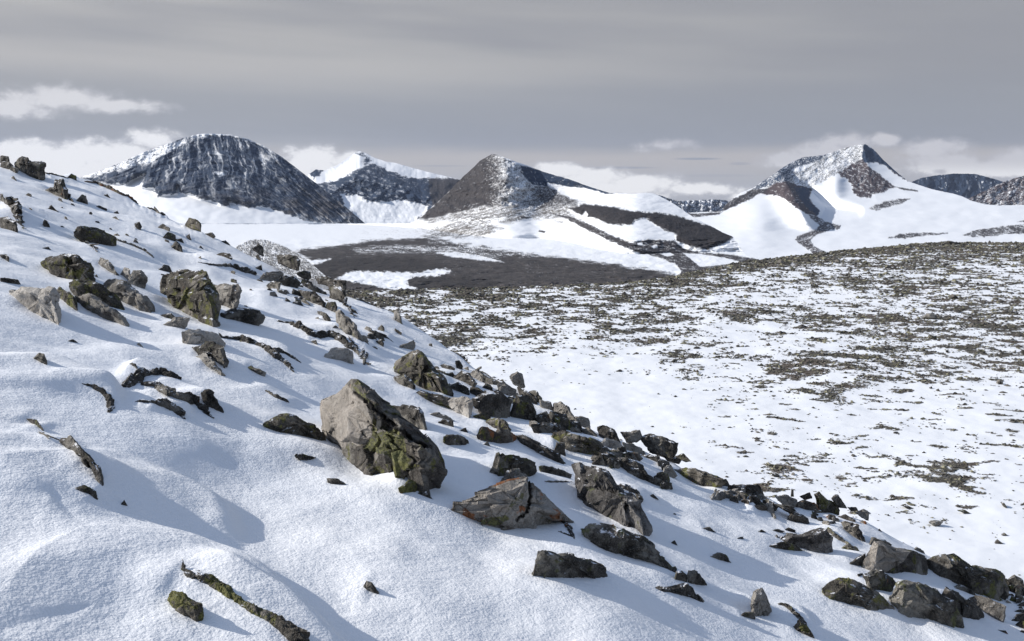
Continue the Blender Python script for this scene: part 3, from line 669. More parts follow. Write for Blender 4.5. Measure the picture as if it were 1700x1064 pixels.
# ---- upper left
R(Z1, 'dark', [(65,340),(100,308),(130,312),(135,328),(215,342),(198,425),(150,410),(120,385),(85,375)], 'angular dark boulder jutting above the skyline at the far left end of the snowy crest', name='boulder')
R(Z1, 'dark', [(0,306),(42,310),(45,330),(20,335),(0,330)], 'small flat dark slab topmost at the left edge of the picture')
R(Z1, 'dark', [(0,335),(45,335),(85,370),(80,388),(40,370),(0,350)], 'dark wedge of rock under the topmost slab at the left edge')
R(Z1, 'lichen', [(310,405),(335,392),(360,402),(360,420),(330,424)], 'rounded olive stone on the skyline beside the angular dark boulder')
L(Z1, 'rust', [(400,430),(450,433),(520,462),(570,487),(640,508)], (10,16,8), 'long reddish brown rock edge along the skyline in front of the dome mountain', name='rock_ledge')
L(Z1, 'dark', [(215,385),(260,398),(310,410)], (6,8), 'thin dark rock edge on the skyline between the angular boulder and the olive stone', name='rock_ledge')
R(Z1, 'dark', [(45,405),(65,402),(80,420),(70,432)])
R(Z1, 'dark', [(185,445),(255,455),(262,418),(295,420),(322,465),(312,515),(280,500),(240,468)], 'two humped dark rock on the upper left slope right below the angular dark boulder')
R(Z1, 'dark', [(318,483),(333,488),(330,512),(318,508)])
R(Z1, 'dark', [(345,515),(385,488),(405,495),(412,533),(390,530)])
R(Z1, 'dark', [(0,485),(12,488),(28,518),(0,525)])
L(Z1, 'dark', [(35,510),(60,530),(80,570),(90,605),(105,645)], (26,28,6), 'long curved dark rock edge near the left edge of the picture, pointing down', name='rock_ledge')
R(Z1, 'dark', [(0,596),(35,596),(75,615),(85,640),(80,675),(50,668),(0,628)], 'rounded dark boulder at the left edge below the curved rock edge')
R(Z1, 'dark', [(218,550),(240,538),(285,572),(262,568)])
R(Z1, 'dark', [(440,540),(465,540),(503,558),(498,568)])
R(Z1, 'dark', [(478,485),(505,486),(526,508),(510,508)])
R(Z1, 'dark', [(525,592),(545,592),(567,612),(550,612)])
R(Z1, 'dark', [(535,570),(552,566),(565,582),(545,582)])
R(Z1, 'lichen', [(340,665),(362,640),(400,638),(450,648),(500,668),(545,695),(545,705),(470,708),(430,718),(385,705)], 'low mossy dark boulder with a thin rock edge trailing right, on the upper left slope', name='boulder')
L(Z1, 'dark', [(545,700),(620,725),(680,752),(722,785)], (9,10,6), 'thin dark rock edge trailing down right from the low mossy boulder', name='rock_ledge')
L(Z1, 'dark', [(400,712),(430,728),(452,755)], (8,5), 'short thin dark edge running down from the foot of the low mossy boulder', name='rock_ledge')
R(Z1, 'dark', [(195,738),(225,735),(243,747),(215,748)])
R(Z1, 'dark', [(0,772),(30,770),(45,785),(42,802),(10,790)], 'small dark flat stone cut by the left edge, beside the mossy lumpy boulder')
for q in ([(632,625),(655,620),(668,640),(660,658),(640,648)], [(742,632),(765,628),(800,648),(795,662),(765,655)], [(755,690),(790,664),(825,680),(825,700),(800,705)], [(820,695),(855,695),(870,718),(840,718)],
          [(795,725),(830,708),(855,735),(862,762),(840,745)], [(868,682),(890,674),(905,710),(890,695)]): R(Z1, 'dark', q)
R(Z1, 'lichen', [(870,620),(888,598),(920,604),(945,628),(945,648),(920,630)], 'small mossy stone alone on the skyline in front of the white glacier')
R(Z1, 'dark', [(955,668),(1000,668),(1015,688),(1000,692)])
R(Z1, 'dark', [(1032,698),(1060,705),(1100,738),(1070,728)])
R(Z1, 'dark', [(925,735),(945,730),(965,750)])
R(Z1, 'dark', [(1005,768),(1040,764),(1080,768),(1098,790),(1085,796),(1050,778)])
L(Z1, 'dark', [(945,810),(1000,822),(1080,822),(1140,845),(1190,856)], (6,14,34), 'long thin dark ledge above the group of dark rocks near the crest', name='rock_ledge')
R(Z1, 'dark', [(1185,725),(1215,720),(1238,738),(1242,765),(1220,755)])
R(Z1, 'dark', [(1200,765),(1215,770),(1228,795),(1210,785)])
R(Z1, 'dark', [(1300,775),(1340,772),(1390,778),(1412,800),(1405,830),(1370,805),(1310,792)], 'dark overhanging rock on the skyline in front of the brown moraine')
R(Z1, 'dark', [(928,785),(945,778),(952,795)])
L(Z1, 'dark', [(700,520),(740,540),(772,575)], (7,9), 'thin dark rock edge on the skyline just right of the long reddish brown edge', name='rock_ledge')
R(Z1, 'dark', [(735,838),(770,818),(795,825),(815,850),(790,858)])
R(Z1, 'dark', [(1190,830),(1230,820),(1235,845),(1205,850)])
R(Z1, 'dark', [(440,870),(455,865),(465,880),(450,884)])
# ---- left middle
R(Z4, 'lichen', [(245,128),(300,95),(350,72),(400,72),(450,85),(500,110),(530,130),(552,165),(548,215),(580,245),(500,240),(440,225),(415,205),(430,165),(380,152),(290,150)], 'lumpy mossy boulder with a dark right side, above the rock heap at left', name='boulder', t=.7)
R(Z4, 'grey', [(568,118),(590,95),(640,120),(670,160),(700,195),(685,208),(630,165)], 'slanting dark grey slab between the lumpy mossy boulder and the split pale stone')
R(Z4, 'pale', [(675,225),(735,155),(765,165),(765,185),(720,238)], 'left half of the split pale stone')
R(Z4, 'grey', [(735,235),(780,168),(830,175),(865,215),(862,262),(840,280),(800,240)], 'right half of the split stone, pale on top and dark at its right end')
R(Z4, 'grey', [(605,268),(640,235),(680,228),(740,250),(800,290),(860,330),(900,370),(935,430),(915,430),(850,385),(740,335),(700,300),(640,295)], 'long grey slab slanting down right below the split stone', name='rock_slab')
R(Z4, 'pale', [(62,295),(130,270),(230,272),(320,280),(338,325),(330,355),(360,400),(360,480),(320,478),(270,455),(250,410),(185,385),(120,350)], 'pale beige block with a clean cut face near the left edge', name='boulder', t=.6)
R(Z4, 'lichen', [(330,290),(350,272),(400,300),(450,345),(460,380),(420,378),(380,362),(340,318)], 'small mossy rock touching the right side of the pale beige block')
R(Z4, 'lichen', [(405,245),(440,230),(480,235),(560,240),(610,260),(660,310),(710,350),(745,395),(700,395),(640,385),(580,340),(520,320),(470,310),(415,285)], 'dark mossy upper slab of the rock heap at left', name='rock_slab', t=.45)
R(Z4, 'grey', [(440,325),(520,310),(600,355),(680,410),(740,455),(778,490),(720,495),(650,460),(560,420),(500,395),(450,375)], 'lower grey slab of the rock heap at left, pointing down right', name='rock_slab', t=.4)
R(Z4, 'lichen', [(942,250),(960,210),(1005,180),(1080,175),(1220,178),(1238,230),(1240,250),(1285,320),(1295,400),(1270,455),(1200,458),(1120,435),(1050,405),(1010,360),(1000,330),(945,300)], 'big square topped boulder covered in yellow green lichen, upper left', name='boulder', t=.75)
R(Z4, 'grey', [(1238,250),(1310,255),(1400,258),(1420,290),(1410,360),(1395,400),(1370,408),(1330,390),(1295,370),(1270,310)], 'dark grey block leaning on the right side of the big lichened boulder', t=.6)
R(Z4, 'dark', [(1290,425),(1390,395),(1470,395),(1530,410),(1560,450),(1545,485),(1490,495),(1430,475),(1370,455),(1300,450)], 'low dark rock under the dark grey block right of the big lichened boulder')
R(Z4, 'dark', [(940,435),(1010,425),(1028,445),(1010,460),(960,445)])
R(Z4, 'grey', [(940,485),(1000,475),(1020,450),(1060,445),(1118,452),(1105,495),(1080,512),(1000,502)], 'small grey wedge of rock just below the big lichened boulder')
R(Z4, 'dark', [(1125,622),(1180,620),(1215,592),(1260,600),(1320,625),(1345,700),(1330,735),(1270,715),(1230,680),(1170,650)], 'dark rock under the pale rounded boulder below the big lichened one', t=.4)
R(Z4, 'pale', [(1075,540),(1110,522),(1180,522),(1250,530),(1300,560),(1335,600),(1320,630),(1270,612),(1200,600),(1130,608),(1080,605)], 'pale rounded boulder resting on a dark rock below the big lichened boulder', name='boulder', t=.5)
R(Z4, 'grey', [(1150,680),(1210,655),(1240,690),(1270,745),(1330,795),(1315,802),(1250,760),(1200,715)], 'slender pale grey wedge pointing down right, under the pale rounded boulder')
L(Z5, 'dark', [(-109,390),(0,402),(90,425),(150,450),(210,500),(270,545),(300,580)], (16,34,36,18), 'long dark rock edge curving down right of the pale rounded boulder', name='rock_ledge')
L(Z5, 'dark', [(200,465),(260,480),(340,530)], (26,14), 'short branch of dark rock leaving the long curved rock edge to the right', name='rock_ledge')
R(Z4, 'dark', [(0,78),(35,78),(52,90),(52,118),(20,98)], 'dark stone cut by the left edge, upper of three above the pale beige block')
R(Z4, 'dark', [(0,215),(60,222),(105,228),(130,262),(80,250),(0,240)], 'flat dark rock at the left edge just above the pale beige block')
R(Z4, 'dark', [(390,582),(430,577),(468,598),(430,596)])
R(Z4, 'dark', [(180,680),(230,662),(262,662),(285,728),(262,725),(235,690)], 'small dark triangular rock alone in snow near the left edge, below the pale beige block')
R(Z4, 'grey', [(800,600),(820,598),(855,632),(830,622)])
R(Z4, 'dark', [(720,720),(780,718),(800,725),(818,755),(790,740)])
L(Z4, 'dark', [(725,850),(780,828),(825,785),(880,772),(960,775),(1030,795)], (34,48,44,40), 'hook shaped dark rock edge left of centre, bending round a patch of snow', name='rock_ledge')
L(Z4, 'dark', [(860,838),(930,848),(985,885),(1040,910),(1120,925),(1170,960),(1225,1022)], (34,48,50,20), 'wavy dark rock edge below the hook shaped edge, running down right', name='rock_ledge')
L(Z4, 'dark', [(820,942),(900,947),(970,958),(1030,985),(1072,1030)], (10,40,36), 'dark rock edge lowest of three parallel ones left of centre', name='rock_ledge')
R(Z4, 'dark', [(1187,895),(1205,872),(1240,880),(1270,920),(1300,965),(1340,1020),(1280,1000),(1240,970),(1215,975)], 'dark slanting rock right of the wavy rock edge', t=.5)
L(Z4, 'dark', [(505,845),(560,858),(610,890),(645,930),(650,985)], (10,30,36), 'dark downward curving rock edge at left, below the small dark triangle', name='rock_ledge')
R(Z5, 'grey', [(18,548),(60,560),(110,580),(145,600),(135,620),(100,605),(60,570)])
# ---- upper middle
R(Z5, 'grey', [(90,38),(150,5),(230,0),(252,15),(235,45),(225,60),(180,62),(140,55)], 'grey topped rock in the group near the crest, above the square dark rock')
R(Z5, 'dark', [(150,68),(190,58),(235,68),(222,112),(185,110)])
R(Z5, 'dark', [(225,45),(255,30),(310,32),(350,65),(330,85),(310,105),(260,85)], 'dark rounded rock right of the grey topped rock near the crest')
R(Z5, 'dark', [(325,0),(370,-5),(410,5),(415,35),(390,45),(365,25)])
R(Z5, 'dark', [(365,75),(400,70),(450,90),(500,130),(500,142),(450,125),(400,105)])
R(Z5, 'dark', [(335,110),(400,115),(440,120),(470,150),(500,185),(500,220),(460,200),(420,170),(380,150)], 'dark slab slanting down toward the square dark block near the crest', name='rock_slab')
R(Z5, 'dark', [(495,205),(510,182),(555,178),(568,210),(560,238),(530,235)], 'small square dark block at the lower end of the slanting dark slab')
R(Z5, 'dark', [(435,30),(500,35),(550,50),(620,55),(620,90),(580,80),(510,60),(450,50)], 'long flat dark slab on the skyline above the brown moraine', name='rock_slab')
R(Z5, 'dark', [(515,80),(570,85),(610,110),(625,160),(610,190),(560,150),(535,120)], 'dark block under the long flat skyline slab')
L(Z5, 'dark', [(600,180),(630,210),(665,265)], (18,6), 'thin dark spike of rock trailing from the block under the skyline slab', name='rock_ledge')
R(Z5, 'dark', [(252,185),(265,155),(300,170),(285,215)])
R(Z5, 'dark', [(340,160),(375,165),(440,215),(400,200)])
R(Z5, 'dark', [(480,235),(500,245),(530,285),(528,315),(510,295)])
R(Z5, 'grey', [(435,270),(455,268),(465,290),(445,288)])
R(Z5, 'grey', [(555,240),(580,230),(630,270),(680,330),(690,360),(720,405),(710,415),(670,380),(640,365),(590,330),(565,290)], 'tall dark grey slab slanting down right, above the pale block in the centre left', name='rock_slab', t=.35)
R(Z5, 'grey', [(900,240),(915,233),(935,250),(962,322),(930,300),(905,270)], 'narrow upright dark fang of rock near the crest, above the triangular fin', t=.35)
R(Z5, 'dark', [(805,322),(830,313),(845,340),(845,372),(828,335)])
R(Z5, 'dark', [(905,335),(948,345),(932,390),(912,382)])
R(Z5, 'dark', [(793,395),(830,400),(843,430),(835,445),(815,430)])
L(Z5, 'dark', [(798,360),(840,375),(885,410)], (6,8,5))
R(Z5, 'grey', [(838,492),(900,465),(960,430),(1022,403),(1030,412),(950,510),(930,520),(890,500),(845,500)], 'dark triangular fin of rock leaning right, above the big pyramid shaped boulder', name='rock_slab', t=.2)
L(Z5, 'dark', [(640,395),(660,420),(690,450)], (9,5))
L(Z5, 'dark', [(220,295),(300,305),(370,332),(425,375),(470,375),(530,370),(580,390),(620,425),(680,470),(738,540)], (10,30,34,38,34,12), 'long arching dark rock edge above the pale block left of centre', name='rock_ledge')
R(Z5, 'pale', [(485,490),(515,480),(530,455),(610,448),(650,465),(665,500),(660,542),(620,537),(600,505),(540,500),(495,505)], 'pale beige block capped low with snow, above and left of the main boulder', name='boulder', t=.5)
R(Z5, 'dark', [(405,405),(440,405),(455,430),(440,438)])
R(Z5, 'lichen', [(875,585),(905,545),(960,510),(1000,475),(1040,468),(1075,490),(1110,530),(1170,600),(1210,650),(1255,720),(1250,740),(1200,725),(1170,690),(1130,680),(1090,630),(1030,605),(960,600),(900,588)], 'big pyramid shaped boulder, mossy left face and dark right side, above the main boulder', name='boulder', t=.55)
R(Z5, 'dark', [(895,625),(960,605),(1000,640),(1030,670),(1020,700),(980,675),(930,645)], 'dark rock poking from snow under the pyramid shaped boulder')
R(Z5, 'lichen', [(1020,715),(1045,700),(1100,720),(1190,730),(1240,745),(1280,800),(1290,830),(1240,810),(1180,775),(1120,760),(1060,740)], 'long low mossy slab leading right to a pale block, behind the main boulder', name='rock_slab', t=.35)
R(Z5, 'pale', [(1190,738),(1260,740),(1330,745),(1368,765),(1362,820),(1345,850),(1300,845),(1270,800),(1240,760)], 'pale block at the right end of the long low mossy slab', t=.5)
R(Z5, 'dark', [(1205,645),(1280,655),(1340,690),(1345,715),(1290,720),(1250,735)], 'dark rock at the right foot of the pyramid shaped boulder')
R(Z5, 'dark', [(1115,550),(1160,560),(1185,590),(1160,598)])
L(Z5, 'dark', [(1160,590),(1220,612),(1270,625)], (18,18))
R(Z5, 'dark', [(1172,540),(1200,545),(1260,575),(1250,588),(1200,565)])
R(Z5, 'dark', [(1262,528),(1285,525),(1310,560),(1300,580),(1270,570)])
R(Z5, 'grey', [(1305,562),(1340,560),(1340,590),(1315,588)])
R(Z5, 'dark', [(1105,425),(1125,425),(1128,447),(1110,440)])
L(Z5, 'dark', [(1265,398),(1300,415),(1335,445)], (12,18,6), 'dark rock edge on the skyline between the fin and the pointed pale stone', name='rock_ledge')
L(Z5, 'dark', [(690,115),(760,160),(850,205)], (14,10,6), 'thin dark skyline edge below the long flat skyline slab', name='rock_ledge')
L(Z5, 'dark', [(1380,470),(1440,540),(1500,600)], (8,10,6))
L(Z5, 'dark', [(150,705),(200,735),(270,765)], (12,22,14), 'thin dark rock edge above the low mossy boulder beside the main boulder', name='rock_ledge')
R(Z5, 'lichen', [(130,900),(200,860),(240,840),(310,840),(370,880),(400,895),(440,905),(490,960),(515,1000),(480,1000),(430,975),(330,965),(250,945),(170,922)], 'low mossy boulder touching the left side of the main boulder', name='boulder', t=.5)
R(Z5, 'dark', [(1155,885),(1185,872),(1250,885),(1255,910),(1200,905)])
R(Z5, 'grey', [(1095,828),(1150,830),(1230,860),(1282,885),(1200,872)])
R(Z5, 'dark', [(1280,930),(1325,920),(1340,945),(1310,952)])
# ---- main boulder and its neighbours
R(Z7, 'main', [(403,232),(500,180),(580,105),(610,105),(700,180),(760,240),(830,270),(900,340),(1000,430),(1080,520),(1110,590),(1128,660),(1085,740),(1085,800),(1040,790),(960,730),(930,680),(925,600),(840,575),(720,535),(620,525),(560,505),(450,475),(410,400)], 'largest central boulder, pale left face split by a crack from its mossy right part', name='boulder', t=.62)
R(Z7, 'dark', [(820,262),(900,258),(980,265),(1005,300),(1040,415),(1000,400),(930,350),(870,300)], 'dark layered rock half hidden behind the right side of the main boulder', t=.5)
R(Z7, 'lichen', [(855,745),(915,695),(960,705),(965,760),(910,772),(870,770)], 'small mossy rock at the lower foot of the main boulder')
R(Z7, 'dark', [(960,762),(1020,765),(1075,810),(1040,805)], 'thin dark slab under the lower tip of the main boulder')
R(Z7, 'dark', [(245,550),(280,540),(370,552),(330,575),(305,582),(270,570)], 'small flat dark stone in snow under the low mossy boulder left of the main boulder')
R(Z7, 'lichen', [(430,688),(500,688),(570,725),(520,720),(450,718)], 'small flat mossy stone alone in snow below the main boulder')
R(Z7, 'dark', [(780,625),(805,630),(800,642),(785,638)])
R(Z7, 'lichen', [(1115,440),(1140,430),(1200,430),(1255,450),(1270,480),(1220,492),(1150,485),(1120,470)], 'flat oval mossy stone right of the main boulder, beside two rusty rocks')
R(Z7, 'rust', [(1310,435),(1340,385),(1380,388),(1425,415),(1410,460),(1370,470),(1340,450)], 'left of two rusty orange rocks right of the main boulder')
R(Z7, 'rust', [(1400,460),(1440,395),(1500,400),(1550,440),(1545,470),(1480,482),(1430,480)], 'right of two rusty orange rocks right of the main boulder')
R(Z7, 'dark', [(1345,480),(1380,468),(1400,495),(1370,504)])
# ---- right of centre outcrop
R(Z9, 'dark', [(105,200),(165,140),(240,150),(300,200),(290,270),(240,285),(150,245)], 'big dark rock face in the middle of the outcrop, above the rusty rocks', name='boulder', t=.6)
R(Z9, 'lichen', [(280,250),(330,170),(380,190),(430,250),(450,300),(400,325),(330,300)], 'rounded mossy boulder right of the big dark rock face in the outcrop', name='boulder', t=.6)
R(Z9, 'dark', [(0,70),(50,48),(90,60),(130,110),(100,125),(40,88)])
R(Z9, 'grey', [(80,60),(110,45),(150,55),(200,90),(235,105),(220,118),(170,100),(130,92)], 'grey stone on top of the outcrop beside a pillow of snow')
R(Z9, 'grey', [(225,110),(260,100),(330,150),(340,175),(290,172),(240,142)])
R(Z9, 'grey', [(290,75),(330,48),(355,65),(370,110),(350,112),(310,92)], 'pale pointed stone standing on the skyline against the snow plateau')
R(Z9, 'dark', [(330,130),(380,150),(430,190),(440,215),(400,205),(350,165)])
R(Z9, 'dark', [(385,130),(430,150),(455,185),(445,215),(415,180)])
R(Z9, 'grey', [(440,190),(500,205),(520,230),(490,245),(450,225)])
R(Z9, 'grey', [(510,210),(550,200),(590,235),(625,275),(600,275),(560,235),(520,240)], 'grey arched stone on the skyline below the pale pointed stone')
R(Z9, 'grey', [(610,280),(650,275),(690,285),(700,320),(670,320),(630,302)])
R(Z9, 'grey', [(440,258),(480,250),(492,270),(460,272)])
R(Z9, 'lichen', [(160,300),(200,290),(240,282),(280,310),(300,345),(270,350),(230,320),(180,315)], 'green mossy slab just above the rusty rocks')
R(Z9, 'lichen', [(105,275),(160,260),(200,280),(180,300),(130,287)])
R(Z9, 'dark', [(405,320),(460,310),(530,310),(575,340),(580,357),(520,360),(480,375),(430,360)], 'dark rounded rock right of the rounded mossy boulder in the outcrop')
R(Z9, 'lichen', [(490,400),(510,360),(560,345),(600,360),(680,380),(740,410),(800,450),(830,490),(800,497),(740,465),(680,440),(620,420),(540,412)], 'long low mossy outcrop rock ending at right beside a pale stone', name='rock_slab', t=.45)
R(Z9, 'dark', [(510,440),(530,405),(570,410),(575,470),(540,465)])
R(Z9, 'dark', [(650,325),(690,330),(730,370),(740,390),(700,372)])
R(Z9, 'dark', [(735,330),(780,325),(820,345),(850,400),(850,415),(790,395),(740,375)], 'dark rock in the crest row left of the flat stacked slabs')
R(Z9, 'pale', [(745,410),(775,385),(850,410),(880,440),(830,442),(780,430)], 'pale triangular stone in the crest row below the dark rocks')
R(Z9, 'grey', [(850,355),(900,355),(950,345),(965,370),(930,390),(880,395)], 'flat stacked slabs in the crest row left of the overhanging slab')
R(Z9, 'dark', [(945,380),(1000,365),(1060,380),(1110,400),(1148,410),(1120,465),(1070,430),(1000,425),(960,405)], 'dark overhanging slab sticking out to the right at the end of the crest row', name='rock_slab')
R(Z9, 'grey', [(860,410),(910,415),(960,440),(980,465),(930,460),(880,437)])
R(Z9, 'dark', [(940,465),(1000,470),(1050,480),(1055,510),(1010,502)])
R(Z9, 'dark', [(1070,485),(1110,478),(1165,492),(1150,507),(1090,497)])
R(Z9, 'dark', [(1125,468),(1170,465),(1210,495),(1180,497)])
R(Z9, 'dark', [(1010,445),(1030,442),(1045,456),(1025,460)])
R(Z9, 'dark', [(320,370),(370,375),(420,400),(480,430),(540,465),(600,515),(590,520),(520,490),(440,460),(400,442),(350,397)], 'long narrow dark slab running down right from the rusty rocks', name='rock_slab', t=.4)
R(Z9, 'lichen', [(195,560),(225,465),(300,465),(380,485),(430,525),(430,555),(390,585),(330,565),(270,582),(235,580)], 'dark mossy boulder directly behind the orange stained boulder', name='boulder', t=.5)
R(Z9, 'grey', [(220,640),(245,610),(275,560),(300,545),(340,545),(380,580),(350,602),(290,632)], 'broken grey rock wedged between the orange stained boulder and the mossy one behind')
R(Z9, 'orange', [(0,710),(45,705),(130,670),(230,630),(290,605),(380,588),(420,620),(480,680),(520,720),(580,775),(620,812),(570,815),(500,800),(450,835),(410,845),(350,820),(310,800),(230,828),(120,818),(40,790),(0,757)], 'big boulder with orange stains and a pale top, below and right of the main boulder', name='boulder', t=.6)
L(Z9, 'dark', [(568,810),(595,845),(612,882)], (16,14), 'thin dark rock edge under the right tip of the orange stained boulder', name='rock_ledge')
L(Z9, 'dark', [(548,860),(580,872),(612,885)], (8,10))
R(Z9, 'darkgrey', [(600,515),(660,512),(740,530),(790,555),(830,600),(850,640),(900,665),(950,710),(960,760),(1000,840),(1000,880),(985,892),(960,840),(920,780),(860,745),(800,715),(730,680),(660,620),(630,570)], 'long dark grey boulder with a narrow curling tail, right of the orange stained boulder', name='boulder', t=.5)
L(Z9, 'dark', [(850,628),(895,643),(938,662),(950,715)], (20,24,16), 'dark curved rib of rock arching over snow beside the long dark grey boulder', name='rock_ledge')
R(Z9, 'lichen', [(440,530),(480,528),(540,540),(610,570),(600,579),(520,562),(450,557)], 'thin mossy slab joining the mossy boulder to the long dark grey one', name='rock_slab')
L(Z9, 'grey', [(480,606),(530,606),(592,606)], (8,6))
R(Z9, 'dark', [(840,505),(880,492),(930,500),(965,530),(990,565),(1040,600),(1075,640),(1050,632),(990,592),(940,557),(880,552),(850,525)], 'dark tadpole shaped rock tapering down right, between outcrop and flat mossy boulder', name='boulder', t=.4)
R(Z9, 'lichen', [(1115,545),(1170,540),(1230,538),(1290,565),(1380,600),(1385,612),(1320,635),(1260,622),(1180,587)], 'flat mossy boulder near the crest above the row of flat slabs', name='boulder', t=.5)
R(Z9, 'lichdark', [(645,845),(700,825),(750,820),(830,830),(900,865),(960,890),(1020,930),(1070,980),(1125,1050),(1110,1064),(1060,1022),(1010,992),(960,932),(870,917),(850,952),(800,952),(730,927),(670,907)], 'long low dark boulder curving down right, directly below the long dark grey one', name='boulder', t=.45)
for q in ([(995,675),(1015,668),(1045,690),(1020,684)], [(1110,768),(1125,765),(1140,777)], [(1260,835),(1300,835),(1335,860),(1290,852)], [(1100,912),(1125,902),(1145,930),(1120,922)]): R(Z9, 'dark', q)
R(Z9, 'dark', [(1300,972),(1340,962),(1380,975),(1415,1005),(1340,998)], 'small dark rounded stone alone in snow below the wedge shaped slabs')
R(Z9, 'dark', [(1435,888),(1470,885),(1475,894)])
# ---- bottom
R(ZA, 'lichdark', [(110,540),(125,470),(150,395),(190,385),(250,410),(310,405),(370,430),(430,430),(500,460),(530,500),(538,545),(480,525),(400,510),(330,510),(240,530),(160,547)], 'three humped mossy boulder alone in snow at bottom centre', name='boulder', t=.5)
R(ZA, 'lichen', [(912,550),(925,508),(960,500),(990,530),(985,562),(940,555)], 'left of two small touching stones below the long low dark boulder')
R(ZA, 'dark', [(985,535),(995,500),(1040,500),(1065,530),(1105,568),(1040,564),(1000,572)], 'right of two small touching stones below the long low dark boulder')
R(ZA, 'dark', [(790,600),(870,590),(940,580),(990,572),(1030,600),(1035,630),(1070,665),(1115,685),(1060,672),(1000,637),(930,614),(850,607)], 'low dark rock with a pointed tail, under the two small touching stones', t=.35)
R(ZA, 'grey', [(1345,690),(1370,615),(1410,600),(1430,630),(1468,680),(1430,712),(1430,745),(1385,778),(1362,780),(1355,720)], 'small upright grey stone near the bottom, right of centre', t=.6)
R(ZA, 'lichen', [(1280,750),(1310,735),(1350,733),(1375,745),(1372,778),(1340,770)], 'low mossy foot stone touching the small upright grey stone')
L(ZA, 'dark', [(1517,690),(1550,697),(1590,732),(1635,780),(1655,810)], (22,24,20), 'dark narrow rock edge at the bottom right of the small upright stone', name='rock_ledge')
R(ZB, 'lichen', [(370,978),(430,943),(470,970),(560,1070),(500,1042),(430,1000)], 'mossy pointed rock at the bottom edge, below the narrow dark rock edge')
for q in ([(1455,275),(1500,265),(1540,272),(1500,280)], [(1385,280),(1405,270),(1435,282)], [(1070,253),(1110,258),(1155,283),(1120,272)]): R(ZA, 'dark', q)
R(ZA, 'dark', [(1530,265),(1560,257),(1600,272),(1600,287),(1570,280)])
R(ZA, 'dark', [(1265,315),(1300,308),(1310,321)])
R(Z8, 'dark', [(690,420),(708,383),(740,400),(812,475),(760,457),(700,432)], 'small dark pointed stone in a snow hollow near the bottom, left of centre')
R(Z6, 'dark', [(100,98),(180,115),(187,148),(165,150),(130,120)], 'small dark stone close to the left edge above the long dark curved rock')
L(Z6, 'dark', [(170,178),(215,192),(250,205)], (5,9))
R(Z6, 'dark', [(245,205),(300,190),(330,225),(400,290),(430,325),(442,370),(405,360),(385,327),(320,262),(280,222)], 'long dark curved rock near the left edge, low in the picture', name='boulder', t=.45)
R(Z6, 'dark', [(310,400),(360,402),(410,425),(418,448),(375,437)], 'small dark stone with snow over its left side, below the long dark curved rock')
R(Z6, 'dark', [(510,480),(530,462),(552,490)], 'tiny dark triangular stone alone in snow at lower left')
L(Z6, 'lichen', [(785,758),(830,788),(890,800),(950,840),(1020,890),(1090,935),(1150,960),(1220,1010),(1293,1075)], (16,34,28,34,56), 'long mossy rock edge running down to the bottom edge at lower left', name='rock_ledge')
R(Z6, 'lichen', [(700,895),(735,848),(775,850),(800,880),(862,905),(865,960),(850,992),(815,955),(750,930),(710,915)], 'mossy angular stone near the bottom edge at lower left, beside the long rock edge', name='boulder', t=.6)
# ---- right group
R(ZB, 'darkgrey', [(265,485),(340,468),(440,460),(540,432),(590,430),(612,480),(610,530),(620,578),(580,570),(530,560),(480,540),(440,515),(330,500)], 'dark wedge shaped boulder rising to the right, left of the boulder group at lower right', name='boulder', t=.5)
R(ZB, 'lichen', [(240,520),(330,502),(400,520),(480,550),(400,557),(320,532)], 'flat mossy foot slab under the left side of the dark wedge shaped boulder', t=.35)
R(ZB, 'dark', [(820,510),(835,478),(890,490),(950,520),(940,540),(880,535)], 'dark rock peeping out behind the top of the pale clean faced boulder')
R(ZB, 'dark', [(690,625),(750,600),(805,568),(800,640),(765,642)], 'dark pointed rock at the left side of the pale clean faced boulder')
R(ZB, 'palebig', [(785,650),(810,570),(850,500),(900,505),(960,535),(1080,555),(1150,600),(1155,700),(1110,692),(1060,662),(990,642),(920,668),(860,666),(800,670)], 'pale clean faced boulder with a dark right end, topmost of the lower right group', name='boulder', t=.6)
R(ZB, 'lichen', [(1160,610),(1200,590),(1290,562),(1340,590),(1400,635),(1470,660),(1530,672),(1595,710),(1618,770),(1600,850),(1550,832),(1520,762),(1400,732),(1280,724),(1210,717),(1165,682)], 'wide mossy boulder at the right of the boulder group, nearest the right edge', name='boulder', t=.55)
R(ZB, 'lichdark', [(790,695),(850,665),(890,662),(935,700),(980,740),(930,770),(880,780),(830,752)], 'small dark boulder in the middle of the lower right group, under the pale one', t=.6)
R(ZB, 'lichen', [(550,812),(580,750),(650,705),(740,720),(830,770),(900,820),(960,890),(900,898),(840,872),(760,862),(680,827)], 'green yellow lichened boulder at the left of the lower right group', name='boulder', t=.55)
R(ZB, 'lichdark', [(940,830),(980,740),(1020,715),(1100,735),(1200,770),(1300,840),(1340,930),(1352,1000),(1290,987),(1200,912),(1120,882),(1000,884),(950,887)], 'large dark boulder lowest in the lower right group, with a grey left end', name='boulder', t=.6)
R(ZB, 'dark', [(1215,765),(1250,755),(1330,800),(1400,845),(1465,900),(1460,960),(1400,962),(1350,922),(1300,842)], 'dark slanting boulder close behind the lowest large dark boulder', name='boulder', t=.45)
R(ZB, 'grey', [(1380,815),(1420,805),(1500,820),(1592,870),(1570,958),(1530,922),(1470,867),(1400,842)], 'smooth grey slab standing at the right end of the lower right group', name='rock_slab', t=.3)
R(ZB, 'dark', [(1285,750),(1330,742),(1400,775),(1440,805),(1400,802),(1340,777)])
R(ZB, 'dark', [(755,688),(785,680),(795,692),(765,702)])
R(ZB, 'dark', [(1595,700),(1640,692),(1690,725),(1710,765),(1640,752)], 'dark rock cut by the right edge, just right of the wide mossy boulder')
